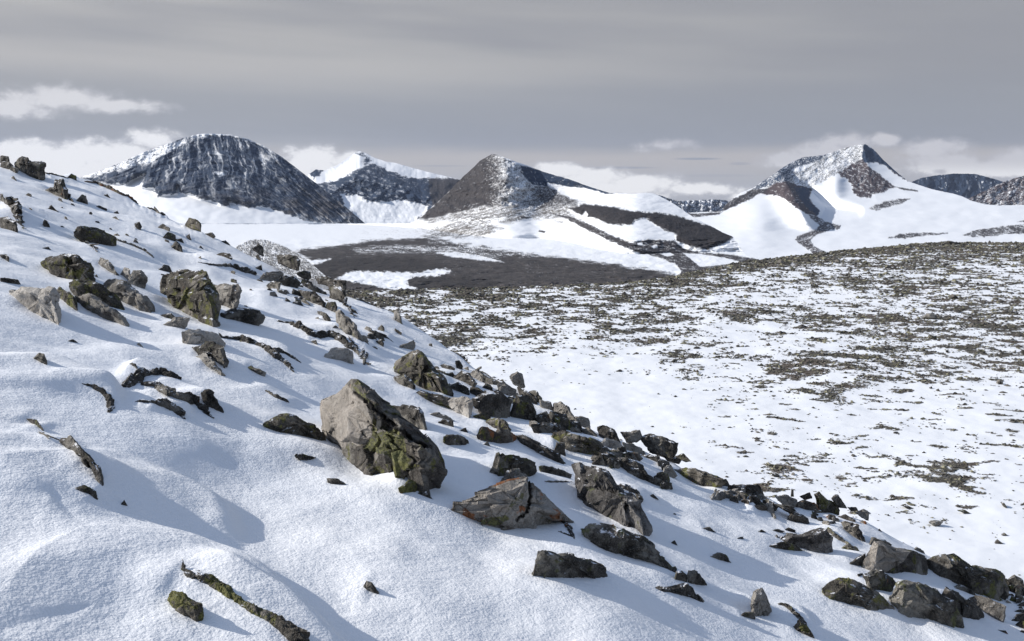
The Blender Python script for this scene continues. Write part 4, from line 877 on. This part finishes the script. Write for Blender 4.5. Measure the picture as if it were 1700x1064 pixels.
R(ZB, 'dark', [(1620,937),(1650,915),(1700,905),(1700,945),(1650,953)], 'dark stone at the right edge near the bottom corner')
R(ZB, 'dark', [(1640,892),(1668,885),(1700,888),(1700,900),(1660,902)])
R(ZB, 'dark', [(1650,857),(1700,838),(1700,865),(1675,868)])
R(ZB, 'grey', [(1595,830),(1635,855),(1600,852)])
R(ZB, 'rust', [(1545,990),(1590,1000),(1615,1018),(1600,1027),(1575,1008)], 'tiny rust orange stone in snow at the bottom right corner')
L(ZB, 'grey', [(-62,262),(0,248),(60,232),(130,226),(200,245),(250,278),(285,352)], (36,34,36,34,28), 'long arched grey slab with a dome of snow in front, on the lower right crest', name='rock_slab')
R(ZB, 'dark', [(15,225),(30,190),(120,182),(200,185),(235,225),(200,217),(120,215),(50,220)], 'dark slab capped with snow above the long arched grey slab', name='rock_slab')
R(ZB, 'dark', [(0,152),(20,150),(38,170),(15,210),(0,207),(-25,200),(-20,165)])
R(ZB, 'dark', [(285,290),(380,310),(430,345),(480,375),(500,410),(440,394),(380,377),(340,372),(385,352),(370,325)], 'dark hollow sided slab right of the long arched grey slab', name='rock_slab', t=.35)
R(ZB, 'grey', [(295,235),(350,240),(420,270),(400,297),(340,277)])
R(ZB, 'rust', [(400,290),(450,270),(520,290),(550,320),(480,327),(420,302)], 'rusty low rock in the crest row right of the arched grey slab')
R(ZB, 'lichen', [(515,240),(535,222),(580,260),(640,300),(655,330),(640,347),(600,312),(540,287)], 'pointed mossy slab tilting left in the crest row at lower right')
R(ZB, 'dark', [(610,240),(640,238),(670,265),(700,300),(650,292)])
R(ZB, 'dark', [(430,240),(490,225),(505,250),(460,260)])
R(ZB, 'dark', [(382,242),(385,210),(398,212),(400,242)], 'tiny upright peg of rock in the crest row at lower right')
R(ZB, 'grey', [(245,202),(320,203),(300,217),(260,214)])
R(ZB, 'dark', [(700,305),(750,310),(760,322),(720,327)])
R(ZB, 'grey', [(750,327),(790,320),(822,340),(820,370),(780,352)])
R(ZB, 'dark', [(665,395),(700,390),(720,400),(770,410),(765,430),(800,480),(810,522),(780,517),(740,477),(690,422)], 'tall dark slab sloping down toward the pale clean faced boulder', name='rock_slab', t=.4)
R(ZB, 'dark', [(640,345),(690,355),(745,385),(740,402),(700,387)])
L(ZB, 'lichen', [(600,440),(640,475),(690,510)], (16,30,18))
R(ZB, 'lichen', [(655,537),(700,510),(750,535),(790,562),(720,552)], 'low mossy pointed rock between the dark wedge boulder and the pale clean faced one')
R(ZB, 'dark', [(340,434),(370,425),(410,440),(408,454),(375,448)], 'small rounded dark stone just above the dark wedge shaped boulder')
R(ZB, 'dark', [(195,446),(220,437),(245,449),(215,452)])
R(ZB, 'grey', [(262,442),(300,434),(320,438),(295,446)])
R(ZB, 'dark', [(75,486),(100,478),(122,488),(98,490)])
R(ZB, 'dark', [(865,442),(880,431),(898,446),(882,449)])
R(ZB, 'dark', [(1065,545),(1090,535),(1130,555),(1142,572),(1100,560)], 'small dark stone on the skyline above the pale clean faced boulder')

# ---- the crowd of small stones along the crest and among the big rocks
rgc = np.random.default_rng(77)
def crowd(n, line, up, dn, s0, s1, kinds, label, group):
    q = pts(line); L_ = np.concatenate([[0], np.cumsum(np.hypot(*np.diff(q, axis=0).T))]); k = 0; tries = 0
    while k < n and tries < n*40:
        tries += 1; s = rgc.uniform(0, L_[-1]); c = np.array([np.interp(s, L_, q[:, 0]), np.interp(s, L_, q[:, 1])+rgc.uniform(-up, dn)]); w_ = rgc.uniform(s0, s1)*(1 if rgc.random() < .75 else 1.5)
        if any(r['k'] == 'p' and not r.get('crowd') and np.hypot((r['uv'].mean(0)-c)[0]/(np.ptp(r['uv'][:, 0])*.5+w_*.3), (r['uv'].mean(0)-c)[1]/(np.ptp(r['uv'][:, 1])*.5+w_*.2)) < .8 for r in ROCKS): continue
        h_ = w_*rgc.uniform(.35, .75); m_ = rgc.integers(5, 8); an = np.sort(rgc.uniform(0, 6.28, m_)+0)
        an = np.linspace(0, 6.28, m_, endpoint=False)+rgc.uniform(-.35, .35, m_)
        p = np.stack([np.cos(an)*w_*.5*rgc.uniform(.7, 1.2, m_), -np.sin(an)*h_*.5*rgc.uniform(.7, 1.2, m_)], -1); ti = rgc.uniform(.1, .6); p = np.stack([p[:, 0]*math.cos(ti)-p[:, 1]*math.sin(ti), p[:, 0]*math.sin(ti)+p[:, 1]*math.cos(ti)], -1)
        ROCKS.append(dict(k='p', uv=p+c, kind=kinds[rgc.integers(len(kinds))], label=None, t=.5, name='stone', crowd=label, crowdg=group)); k += 1
crowd(72, [(790,612),(870,655),(950,702),(1010,730),(1110,766)], 0, 44, 13, 30, ['dark','dark','grey','lichen'], 'small stone wedged in the crowded band of rocks along the crest right of centre', 'stones crowding the crest right of centre')
crowd(30, [(1190,800),(1260,822),(1330,838),(1400,856),(1440,868)], 0, 20, 9, 20, ['dark','dark','grey','rust'], 'small stone in the row of flat slabs on the lower right crest', 'stones among the slabs of the lower right crest')
crowd(26, [(1600,945),(1640,965),(1690,985),(1700,1050)], 16, 14, 9, 22, ['dark','lichen'], 'small dark stone between the wide mossy boulder and the right edge', 'stones at the lower right edge')
crowd(34, [(420,432),(500,462),(570,505),(640,545)], 0, 46, 7, 18, ['dark','dark','grey'], 'small dark stone under the skyline in the rocky strip above the triangular fin', 'stones in the rocky strip above the fin')
crowd(24, [(40,300),(160,345),(300,400),(420,450)], 6, 70, 5, 11, ['dark'], 'tiny dark stone scattered on the upper left slope below the dome mountain', 'tiny stones on the upper left slope')
# ---- anchors, drifts
def ends(uv):
    u0, u1 = uv[:, 0].min(), uv[:, 0].max(); wd = u1-u0
    l = uv[uv[:, 0] <= u0+.28*wd]; r = uv[uv[:, 0] >= u1-.28*wd]
    return l[np.argmax(l[:, 1])], r[np.argmax(r[:, 1])]
def ridge_px(zm, p, am, sl, sr):
    q = np.array(p, float)*zm[0]+np.array(zm[1:]); RIDGES.append((smooth_line([hit(a, b, False)[:2] for a, b in q], 34), am, sl, sr))
# big drifts seen in the snow: crest line in pixels, height, gentle side, steep lee side (right)
ridge_px(Z6, [(560,690),(700,700),(860,745),(960,820),(1060,900),(1160,990),(1290,1100)], .10, .95, .14)
ridge_px(Z6, [(-200,330),(0,300),(100,270),(230,300),(400,400)], .07, .6, .14)
ridge_px(Z6, [(640,380),(760,430),(860,520),(880,620)], .09, .6, .15)
ridge_px(Z4, [(180,740),(330,760),(470,820),(560,880)], .10, .6, .14)
def bottom_chain(uv):
    """indices of the outline that run along the snow from the left contact to the right one"""
    a, b = ends(uv); ia = int(np.argmin(np.hypot(*(uv-a).T))); ib = int(np.argmin(np.hypot(*(uv-b).T))); k = len(uv)
    p1 = [(ia+i) % k for i in range((ib-ia) % k+1)]; p2 = [(ib+i) % k for i in range((ia-ib) % k+1)]
    m1, m2 = uv[p1][:, 1].mean(), uv[p2][:, 1].mean(); return p1 if m1 > m2 else p2
for r in ROCKS:
    uv = r['uv']; a, b = ends(uv); A, B_ = hit(*a, False), hit(*b, False); r['D0'] = .5*(A[1]+B_[1])
    sc = r['D0']/FPX; wd = np.ptp(uv[:, 0])*sc; ht = np.ptp(uv[:, 1])*sc; m = .5*(A+B_)
    if wd > .08 and not r.get('crowd'):
        if r['k'] == 'p':
            BUMPS.append((m[0]-.55*wd, m[1]+.05, min(.16*ht, .06), .75*wd, .30*wd, max(.5*wd, .15)))
            BUMPS.append((m[0]+.1*wd, m[1]+.6*wd, min(.12*ht, .045), .6*wd, .5*wd, .5*wd))
            ch = bottom_chain(uv); lv = np.interp(uv[ch, 0], [a[0], b[0]+1e-6], [a[1], b[1]])
            for j, g in zip(ch, lv-uv[ch, 1]):     # snow banked up against the front where it hides the rock's foot
                if g > 4:
                    q = hit(uv[j, 0], uv[j, 1]+g, False); w_ = wd/max(len(ch)-1, 2)*1.1
                    BUMPS.append((q[0], q[1]+.03*wd, min(.36*g*sc, .045), w_, w_, .32*wd+.1))
        else:
            q = [hit(x, y_-r['th'][i]*.3, False)[:2] for i, (x, y_) in enumerate(uv)]
            RIDGES.append((smooth_line(q, 24), min(.08, 1.6*r['th'].mean()*sc), .22+.2*wd, max(.06+.6*r['th'].mean()*sc, .0016*r['D0']**2)))

# ---- snow surface
Xs = np.concatenate([np.linspace(-1.5, -.56, 90)[:-1], np.linspace(-.56, .56, 1150), np.linspace(.56, 1.5, 90)[1:]])
Dc = crest(Xs)
s_ = np.linspace(0, 1, 1050)[:, None]; y = 1/((1/1.25)*(1-s_)+(1/(Dc*1.06))*s_)
s2 = np.linspace(0, 1, 60)[1:, None]; y2 = Dc*1.06+(Dc*3.6)*s2**1.6; y = np.concatenate([y, y2]); x = Xs*y
tag(grid('snow_slope', np.stack([x, y, H(x, y)], -1), SNOW), 'steep foreground slope of wind drifted snow falling to the right', 'snow', 'structure')
gx, gy = np.meshgrid(np.linspace(-14, 14, 240), np.linspace(-12, 1.27, 110)); gz = H(gx, gy)-.004
tag(grid('snow_slope', np.stack([gx, gy, gz], -1), SNOW), 'snow of the slope around and behind the viewpoint', 'snow', 'structure')
# ================================================================ ROCK MESHES
def subdiv(P, F, n):
    for _ in range(n):
        E = np.sort(np.concatenate([F[:, [0, 1]], F[:, [1, 2]], F[:, [2, 0]]]), 1)
        ue, inv = np.unique(E, axis=0, return_inverse=True); inv = inv.reshape(-1); k = len(F)
        m = len(P)+inv; P = np.concatenate([P, .5*(P[ue[:, 0]]+P[ue[:, 1]])])
        a, b, c = m[:k], m[k:2*k], m[2*k:]
        F = np.concatenate([np.stack([F[:, 0], a, c], 1), np.stack([a, F[:, 1], b], 1), np.stack([c, b, F[:, 2]], 1), np.stack([a, b, c], 1)])
    return P, F
def vnorm(P, F):
    n = np.cross(P[F[:, 1]]-P[F[:, 0]], P[F[:, 2]]-P[F[:, 0]]); N_ = np.zeros_like(P)
    for i in range(3): np.add.at(N_, F[:, i], n)
    return N_/np.maximum(np.linalg.norm(N_, axis=1, keepdims=True), 1e-12)
def chips(q, seed):
    """piecewise planar offsets: every Voronoi cell is tilted its own way, like spalled rock faces"""
    i0 = np.floor(q); best = np.full(len(q), 1e9); val = np.zeros(len(q))
    for a in (-1, 0, 1):
        for b in (-1, 0, 1):
            for c in (-1, 0, 1):
                ix, iy, iz = i0[:, 0]+a, i0[:, 1]+b, i0[:, 2]+c
                f = np.stack([ix+cellrand(ix, iy, iz, seed), iy+cellrand(ix, iy, iz, seed+1), iz+cellrand(ix, iy, iz, seed+2)], -1)
                d = ((q-f)**2).sum(1); g = np.stack([cellrand(ix, iy, iz, seed+3+k_) for k_ in range(3)], -1)*2-1
                v_ = ((q-f)*g).sum(1)*1.1+(cellrand(ix, iy, iz, seed+7)-.5)*.55
                up = d < best; best = np.where(up, d, best); val = np.where(up, v_, val)
    return val
def rough_up(P, F, size, seed, lv, amp=1.0):
    P, F = subdiv(P, F, lv); N_ = vnorm(P, F); q = P/size
    # blocky chipped relief plus grain
    n = .5*vn3(q*2.3, seed)+.28*np.abs(vn3(q*5.1+3, seed+1))+.16*vn3(q*11+7, seed+2)+.10*vn3(q*23+1, seed+3)
    st_ = vn3(q*np.array([3.0, 3.0, 9.0])+5, seed+4)
    d = size*amp*(.030*n+.014*np.sign(st_)*np.abs(st_)**.5+.085*chips(q*1.9+seed*.37, seed+9)+.038*chips(q*4.6+seed*.11, seed+19))
    return P+N_*d[:, None], F
FACES = {}
def to_px(P):
    X, Z = P[:, 0]/P[:, 1], P[:, 2]/P[:, 1]; b = (Z*ct+st)/(ct-Z*st); return 850+X*(ct+b*st)*FPX, 532-b*FPX
def add_rock(name, P, F, kind, seed, px, size, amp=1.0, faces=None):
    lv = 5 if faces and px > 150 else 4 if px > 95 else 3 if px > 34 else 2 if px > 12 else 1
    P, F = rough_up(P, F, size, seed, lv, amp)
    o = np.array([P[:, 0].mean(), P[:, 1].mean(), np.percentile(P[:, 2], 20)])
    col = None
    if faces:                                  # paler left face, crack and moss laid out on the body itself
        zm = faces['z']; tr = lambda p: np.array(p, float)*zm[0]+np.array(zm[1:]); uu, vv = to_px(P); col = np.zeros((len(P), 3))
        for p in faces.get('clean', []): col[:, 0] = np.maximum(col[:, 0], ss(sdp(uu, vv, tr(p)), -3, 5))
        for p in faces.get('moss', []): col[:, 2] = np.maximum(col[:, 2], ss(sdp(uu, vv, tr(p)), -6, 10))
        for p in faces.get('crack', []):
            q = tr(p); dd_ = np.full(len(P), 1e9)
            for (x0, y0), (x1, y1) in zip(q[:-1], q[1:]):
                t_ = np.clip(((uu-x0)*(x1-x0)+(vv-y0)*(y1-y0))/((x1-x0)**2+(y1-y0)**2), 0, 1); dd_ = np.minimum(dd_, np.hypot(uu-x0-t_*(x1-x0), vv-y0-t_*(y1-y0)))
            dd_ += 1.2*vn2(uu/5, vv/5, 3)
            m_ = ss(dd_, 4.0, 1.6); col[:, 1] = np.maximum(col[:, 1], m_); P = P-vnorm(P, F)*(m_*.02*size)[:, None]
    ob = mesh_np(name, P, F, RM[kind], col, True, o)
    try: ob.data.set_sharp_from_angle(angle=math.radians(38))
    except Exception: pass
    return ob
def body(uv, t, seed):
    """closed faceted body whose outline from the photo's viewpoint is the traced one, standing on the snow line"""
    rg = np.random.default_rng(seed)
    a, b = ends(uv); A, B_ = hit(*a), hit(*b)
    e = (B_-A)[:2]; n_ = np.linalg.norm(e)
    if n_ < 1e-6: e = np.array([1., 0])
    e = e/np.linalg.norm(e)
    if e[0] < 0: e = -e
    lim = 1.1
    if abs(e[1]) > lim*e[0]: e = np.array([1., lim*np.sign(e[1])]); e /= np.linalg.norm(e)
    m = .5*(A+B_); nrm = np.array([-e[1], e[0]])
    hb = np.array([(hit(*uv[j])-m)[:2] @ nrm for j in bottom_chain(uv)]); lim_ = .45*np.ptp(uv[:, 0])*m[1]/FPX
    m = m.copy(); m[:2] += nrm*float(np.clip(hb.min(), -lim_, 0))
    D = m[1]; wd = np.ptp(uv[:, 0])*D/FPX; ht = np.ptp(uv[:, 1])*D/FPX
    T = t*math.sqrt(max(wd*ht, 1e-6))*1.25
    def plane(q, off):
        X, Z = ray(q[:, 0], q[:, 1]); c = m[:2] @ nrm+off; y = c/(X*nrm[0]+nrm[1]); return np.stack([X*y, y, Z*y], -1)
    # densify the outline a little so facets are uneven
    c = np.array([uv[:, 0].mean(), .5*(uv[:, 1].min()+uv[:, 1].max())])
    line = np.interp(uv[:, 0], [a[0], b[0]+1e-6], [a[1], b[1]]); bot = uv[:, 1] >= line-.04*np.ptp(uv[:, 1]); bot[bottom_chain(uv)] = True; gap = np.maximum(line-uv[:, 1], 0)*D/FPX
    bw = bot.astype(float)
    size = math.sqrt(wd*ht)
    def ring(off, s0, jit, sink):
        s = s0+rg.uniform(-jit, jit, len(uv)); s = s*(1-bw)+bw*np.maximum(s, .93) if s0 > .4 else s; bw_ = bw if s0 > .4 else bw*0
        q = c+(uv-c)*s[:, None]; offs = off*(1-.0*bw)
        p = plane(q, offs); p[:, 2] -= bw_*(sink*max(ht, .3*wd)+gap); return p
    jo = rg.uniform(-.10, .10, k)*T if (k := len(uv)) else 0
    j1 = rg.uniform(-.09, .09, k)*T
    rings = [ring(.0*T+j1, .30, .10, .30), ring(.02*T+jo, .66, .14, .30), ring(.30*T+.5*jo, 1.0, .0, .30), ring(.85*T+jo, .80, .12, .35), ring(1.15*T, .45, .1, .4)]
    k = len(uv); P = np.concatenate(rings); F = []
    for r_ in range(len(rings)-1):
        for i in range(k):
            j = (i+1) % k; a0, a1, b0, b1 = r_*k+i, r_*k+j, (r_+1)*k+i, (r_+1)*k+j
            if rg.random() < .5: F += [(a0, a1, b1), (a0, b1, b0)]
            else: F += [(a0, a1, b0), (a1, b1, b0)]
    off = rg.uniform(-.12, .12, 2)*np.ptp(uv, axis=0)
    cf = plane((c+off)[None], -.02*T)[0]; cb = rings[-1].mean(0)
    P = np.concatenate([P, [cf, cb]]); nf = len(P)-2
    for i in range(k):
        j = (i+1) % k; F += [(nf, j, i), (nf+1, (len(rings)-1)*k+i, (len(rings)-1)*k+j)]
    F = np.array(F)
    Nn = vnorm(P, F)                            # outward?
    if ((P-P.mean(0))*Nn).sum(1).mean() < 0: F = F[:, ::-1]
    return P, F, size
def chain(uv, th, seed):
    """a broken rib of bedrock: overlapping chipped blocks following the edge, half sunk in the snow"""
    rg = np.random.default_rng(seed)
    d = np.concatenate([[0], np.cumsum(np.hypot(*np.diff(uv, axis=0).T))]); st_ = max(th.mean()*.62, 2.5); n = max(3, int(d[-1]/st_))
    s = np.linspace(0, d[-1], n); q = np.stack([np.interp(s, d, uv[:, 0]), np.interp(s, d, uv[:, 1])], -1); tt = np.interp(s, d, th)
    C3 = np.array([hit(x, y_+h*.18) for (x, y_), h in zip(q, tt)]); sp = np.linalg.norm(np.gradient(C3, axis=0), axis=1)
    T = np.gradient(C3, axis=0); T /= np.linalg.norm(T, axis=1, keepdims=True)
    box = np.array([(a_, b_, c_) for a_ in (-1, -.35, .35, 1) for (b_, c_) in ((-1, -.9), (1, -.9), (1, .1), (.45, 1), (-.5, .85), (-1, .1))], float)
    Ps, Fs, off = [], [], 0
    up = np.array([0, 0, 1.])
    for i in range(n):
        r = tt[i]*C3[i, 1]/FPX*.64*rg.uniform(.7, 1.35)*(1-.45*(i in (0, n-1)))
        Ln = max(r*rg.uniform(1.0, 2.0), sp[i]*rg.uniform(.95, 1.3)); t_ = T[i]+rg.normal(0, .18, 3); t_ /= np.linalg.norm(t_); sd_ = np.cross(t_, up); sd_ /= np.linalg.norm(sd_); u_ = np.cross(sd_, t_)
        ro = rg.normal(0, .35); sd_, u_ = sd_*math.cos(ro)+u_*math.sin(ro), u_*math.cos(ro)-sd_*math.sin(ro)
        b_ = box*(1+rg.normal(0, .16, box.shape)); b_[[0, 1, 2, 3, 4, 5, 18, 19, 20, 21, 22, 23], 1:] *= rg.uniform(.55, .9)
        P = C3[i]+t_*(b_[:, :1]*Ln)+sd_*(b_[:, 1:2]*r*1.0)+u_*(b_[:, 2:]*r*rg.uniform(.8, 1.15))+up*r*rg.uniform(-.15, .15)
        F = []
        for k_ in range(3):
            for j in range(6):
                a0, a1, b0, b1 = k_*6+j, k_*6+(j+1) % 6, k_*6+6+j, k_*6+6+(j+1) % 6; F += [(a0, b0, a1), (a1, b0, b1)]
        F += [(0, j, j+1) for j in range(1, 5)]+[(18, 18+j+1, 18+j) for j in range(1, 5)]
        F = np.array(F)
        if ((P-P.mean(0))*vnorm(P, F)).sum(1).mean() < 0: F = F[:, ::-1]
        Ps.append(P); Fs.append(F+off); off += len(P)
    return np.concatenate(Ps), np.concatenate(Fs), tt.mean()*C3[:, 1].mean()/FPX*1.3
FACE = {
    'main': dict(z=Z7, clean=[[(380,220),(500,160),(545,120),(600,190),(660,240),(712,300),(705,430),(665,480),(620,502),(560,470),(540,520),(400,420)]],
                 moss=[[(700,430),(760,400),(850,390),(900,440),(915,590),(850,590),(720,545),(620,520),(650,490)], [(560,120),(620,150),(700,230),(680,260),(600,190)]],
                 crack=[[(598,185),(660,235),(760,320),(850,390),(930,450),(1010,500)]]),
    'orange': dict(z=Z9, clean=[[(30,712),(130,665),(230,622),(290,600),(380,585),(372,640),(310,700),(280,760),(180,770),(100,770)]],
                 moss=[[(150,790),(280,770),(300,800),(230,840),(120,825)]], crack=[[(395,600),(400,680),(380,760),(330,800)]]),
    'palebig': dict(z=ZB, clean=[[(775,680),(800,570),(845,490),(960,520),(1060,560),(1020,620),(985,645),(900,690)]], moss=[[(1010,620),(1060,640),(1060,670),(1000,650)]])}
KIND = dict(dark='dark', grey='grey', pale='pale', lichen='lichen', rust='rust', main='main', orange='rustpale', darkgrey='darkgrey', lichdark='lichdark', palebig='main')
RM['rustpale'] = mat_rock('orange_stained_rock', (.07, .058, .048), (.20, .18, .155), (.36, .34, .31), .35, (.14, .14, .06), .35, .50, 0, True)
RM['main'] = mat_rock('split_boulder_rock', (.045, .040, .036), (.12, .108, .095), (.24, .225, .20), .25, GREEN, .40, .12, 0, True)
RM['darkgrey'] = mat_rock('dark_grey_gneiss', (.034, .032, .031), (.11, .102, .096), (.22, .21, .20), .30, (.14, .15, .07), .25, .05, .12)
RM['lichdark'] = mat_rock('lichened_dark_rock', (.032, .029, .026), (.10, .092, .080), (.26, .245, .215), .30, (.16, .165, .075), .42, .18, .10)
LAND = [r for r in ROCKS if r['label'] and not r.get('crowd')]
def short(l): return l
objs = []
for i, r in enumerate(ROCKS):
    uv = r['uv']; px = max(np.ptp(uv[:, 0]), np.ptp(uv[:, 1])); r['c'] = uv.mean(0)
    nm = r['name'] or 'rock'
    if r['k'] == 'p':
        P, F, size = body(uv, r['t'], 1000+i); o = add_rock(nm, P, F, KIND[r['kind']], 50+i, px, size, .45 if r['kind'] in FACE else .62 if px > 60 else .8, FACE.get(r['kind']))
    else:
        P, F, size = chain(uv, r['th'], 1000+i); o = add_rock(nm, P, F, KIND[r['kind']], 50+i, 14 if px < 60 else 36, size*1.1, .9)
    r['o'] = o; r['wpx'] = px
# ---- descriptions of the small ones: what they look like and which landmark they lie nearest to
MARKS = {  # short unmistakable names for a landmark rock, by the start of its label
    'angular dark boulder jutting': 'the angular far left boulder', 'low mossy dark boulder with': 'the low mossy trailing boulder',
    'lumpy mossy boulder with': 'the lumpy mossy boulder', 'big square topped': 'the big square lichened boulder', 'pale rounded boulder resting': 'the pale rounded boulder',
    'hook shaped dark': 'the hook shaped rock edge', 'pale beige block with': 'the pale beige left block', 'small mossy stone alone on': 'the mossy glacier skyline stone',
    'grey topped rock': 'the grey topped crest rock', 'dark overhanging rock on': 'the overhanging skyline rock', 'tall dark grey slab slanting': 'the tall slanting grey slab', 'dark triangular fin': 'the triangular fin', 'big pyramid shaped': 'the pyramid shaped boulder',
    'largest central': 'the largest central boulder', 'right of two rusty': 'the two rusty rocks', 'rounded mossy boulder right': 'the rounded mossy outcrop boulder', 'dark overhanging slab sticking': 'the overhanging crest slab',
    'pale pointed stone': 'the pale pointed skyline stone', 'big boulder with orange': 'the orange stained boulder', 'long dark grey boulder': 'the long dark grey boulder', 'dark tadpole': 'the tadpole shaped rock', 'flat mossy boulder near': 'the flat mossy crest boulder',
    'long arched grey': 'the arched grey slab', 'dark wedge shaped boulder': 'the dark wedge boulder', 'pale clean faced': 'the pale clean faced boulder', 'wide mossy boulder at': 'the wide mossy boulder at right', 'long dark curved rock': 'the long curved rock at left',
    'three humped': 'the three humped boulder', 'small upright grey stone': 'the small upright stone', 'pointed mossy slab tilting': 'the pointed tilting slab'}
marks = []
for r in LAND:
    for k_, s in MARKS.items():
        if r['label'].startswith(k_): marks.append((r, s))
def near_words(p, q):
    d = q-p; a = math.degrees(math.atan2(d[1], d[0])) % 360
    return ['right of', 'below and right of', 'below', 'below and left of', 'left of', 'above and left of', 'above', 'above and right of'][int((a+22.5)//45) % 8]
byk = {}
for r in ROCKS:
    if r['label']: continue
    m, s = min(marks, key=lambda t: np.hypot(*(t[0]['c']-r['c']))); r['d'] = np.hypot(*(m['c']-r['c']))
    asp = np.ptp(r['uv'][:, 0])/max(np.ptp(r['uv'][:, 1]), 1)
    shp = 'thin strip of' if r['k'] == 'c' else 'flat' if asp > 2 else 'upright' if asp < .85 else 'squat'
    col_ = {'dark': 'dark', 'grey': 'grey', 'lichen': 'mossy', 'rust': 'rusty', 'pale': 'pale'}[r['kind']]
    sz = 'modest' if r['wpx'] > 26 else 'small' if r['wpx'] > 15 else 'tiny'
    r['desc'] = f'{sz} {shp} {col_} rock' if r['k'] == 'c' else f'{sz} {shp} {col_} {"stone" if r.get("crowd") else "rock"}'
    r['place'] = f'{near_words(m["c"], r["c"])} {s}'
    byk.setdefault(r['desc']+'|'+r['place'], []).append(r)
for key, g_ in byk.items():
    g_.sort(key=lambda r: r['d'])
    for j, r in enumerate(g_):
        rank = '' if len(g_) == 1 else ', '+(['']+[x_+' ' for x_ in 'second third fourth fifth sixth seventh eighth ninth tenth eleventh twelfth thirteenth fourteenth fifteenth sixteenth'.split()])[min(j, 15)]+'nearest'
        r['label'] = r['desc']+' '+r['place']+rank
for r in ROCKS:
    if r.get('crowd'): r['grp'] = r['crowdg']
    cat = {'boulder': 'boulder', 'rock_slab': 'slab', 'rock_ledge': 'rock'}.get(r['name'], 'rock')
    tag(r['o'], r['label'], cat, None, {'boulder': 'boulders in the snow', 'rock_slab': 'rock slabs in the snow', 'rock_ledge': 'rock edges showing through the snow'}.get(r['name'], r.get('grp') or 'stones poking from the snow slope'))

# ---- single stones lying on the plateau
PS = [(ZB, 'grey', [(1160,400),(1185,388),(1240,392),(1218,415),(1180,412)], 'largest flat grey stone alone on the near plateau snow at lower right'),
      (ZB, 'lichen', [(1000,302),(1030,299),(1085,320),(1040,317)], 'flat brown stone on the plateau between the crest row and the largest flat stone'),
      (ZB, 'lichen', [(1320,330),(1360,327),(1395,345),(1350,340)], 'flat thin stone on the plateau above and right of the largest flat stone'),
      (ZB, 'dark', [(1532,512),(1550,496),(1580,516)], 'small pointed stone on the plateau near the right edge, lower of two'),
      (ZB, 'lichen', [(1568,468),(1585,456),(1604,470)], 'small rounded stone on the plateau near the right edge, upper of two'),
      (ZB, 'lichen', [(720,248),(760,237),(776,244),(740,254)], 'brown stone on the plateau just beyond the pointed mossy crest slab'),
      (ZB, 'dark', [(928,269),(950,262),(966,273)], 'small dark stone on the plateau beyond the flat brown stone'),
      (ZB, 'dark', [(1575,288),(1584,290),(1600,315),(1590,318)], 'narrow upright stone on the plateau close to the right edge'),
      (ZB, 'dark', [(265,130),(300,119),(325,134),(295,137)], 'dark heap of stone on the plateau beyond the arched grey slab'),
      (ZB, 'lichen', [(110,26),(130,19),(150,28)], 'small tan stone on the smooth snow of the plateau beyond the crest row'),
      ((550/1700, 1150, 400), 'grey', [(1186,388),(1205,372),(1250,376),(1256,395),(1215,400)], 'pale olive boulder among the dark stripes in the middle of the plateau'),
      ((550/1700, 1150, 400), 'dark', [(1318,290),(1335,272),(1352,278),(1360,298)], 'dark boulder high on the plateau above the pale olive one'),
      ((550/1700, 1150, 400), 'dark', [(1562,728),(1575,714),(1592,720),(1590,736)], 'round dark boulder on the right part of the plateau'),
      ((550/1700, 1150, 400), 'lichen', [(1208,500),(1218,480),(1250,488),(1255,505)], 'yellowish boulder at the left end of the darkest stone stripe on the plateau'),
      ((550/1700, 1150, 400), 'rust', [(16,672),(24,660),(34,672)], 'tiny reddish stone alone at the left of the smooth plateau snow'),
      ((550/1700, 1150, 400), 'dark', [(1285,12),(1310,-4),(1340,6),(1390,12),(1330,18)], 'small heap of rock on the plateau skyline below the pointed snowy peak')]
for i, (zm, kd, p, lb) in enumerate(PS):
    uv = np.array(p, float)*zm[0]+np.array(zm[1:]); mb = uv[:, 1].max(); X, Z = ray(uv[:, 0], uv[:, 1]); _, Zb = ray(850, max(mb, float(CREST(uv[:, 0].mean()))+2)); D = ZP/float(Zb)
    f = np.stack([X*D, np.full(len(uv), D), Z*D], -1); c0 = f.mean(0); hgt = np.ptp(f[:, 2])
    rings = [c0+(f-c0)*np.array([s, 1, s])+np.array([0, o_, 0]) for s, o_ in ((.5, -.35*hgt), (1, 0), (.9, .6*hgt), (.5, 1.3*hgt))]
    k_ = len(uv); P = np.concatenate(rings+[[c0+np.array([0, -.4*hgt, 0])], [c0+np.array([0, 1.4*hgt, 0])]]); F = []
    P[:, 2] -= .1*hgt*(P[:, 2] < c0[2])
    for r_ in range(3):
        for a in range(k_):
            b = (a+1) % k_; F += [(r_*k_+a, r_*k_+b, (r_+1)*k_+b), (r_*k_+a, (r_+1)*k_+b, (r_+1)*k_+a)]
    for a in range(k_):
        b = (a+1) % k_; F += [(4*k_, b, a), (4*k_+1, 3*k_+a, 3*k_+b)]
    F = np.array(F)
    if ((P-P.mean(0))*vnorm(P, F)).sum(1).mean() < 0: F = F[:, ::-1]
    o = add_rock('stone', P, F, kd, 900+i, 20, hgt*1.5, 1.0); tag(o, lb, 'stone', None, 'single stones on the snowy plateau')
print('rocks', len(ROCKS))
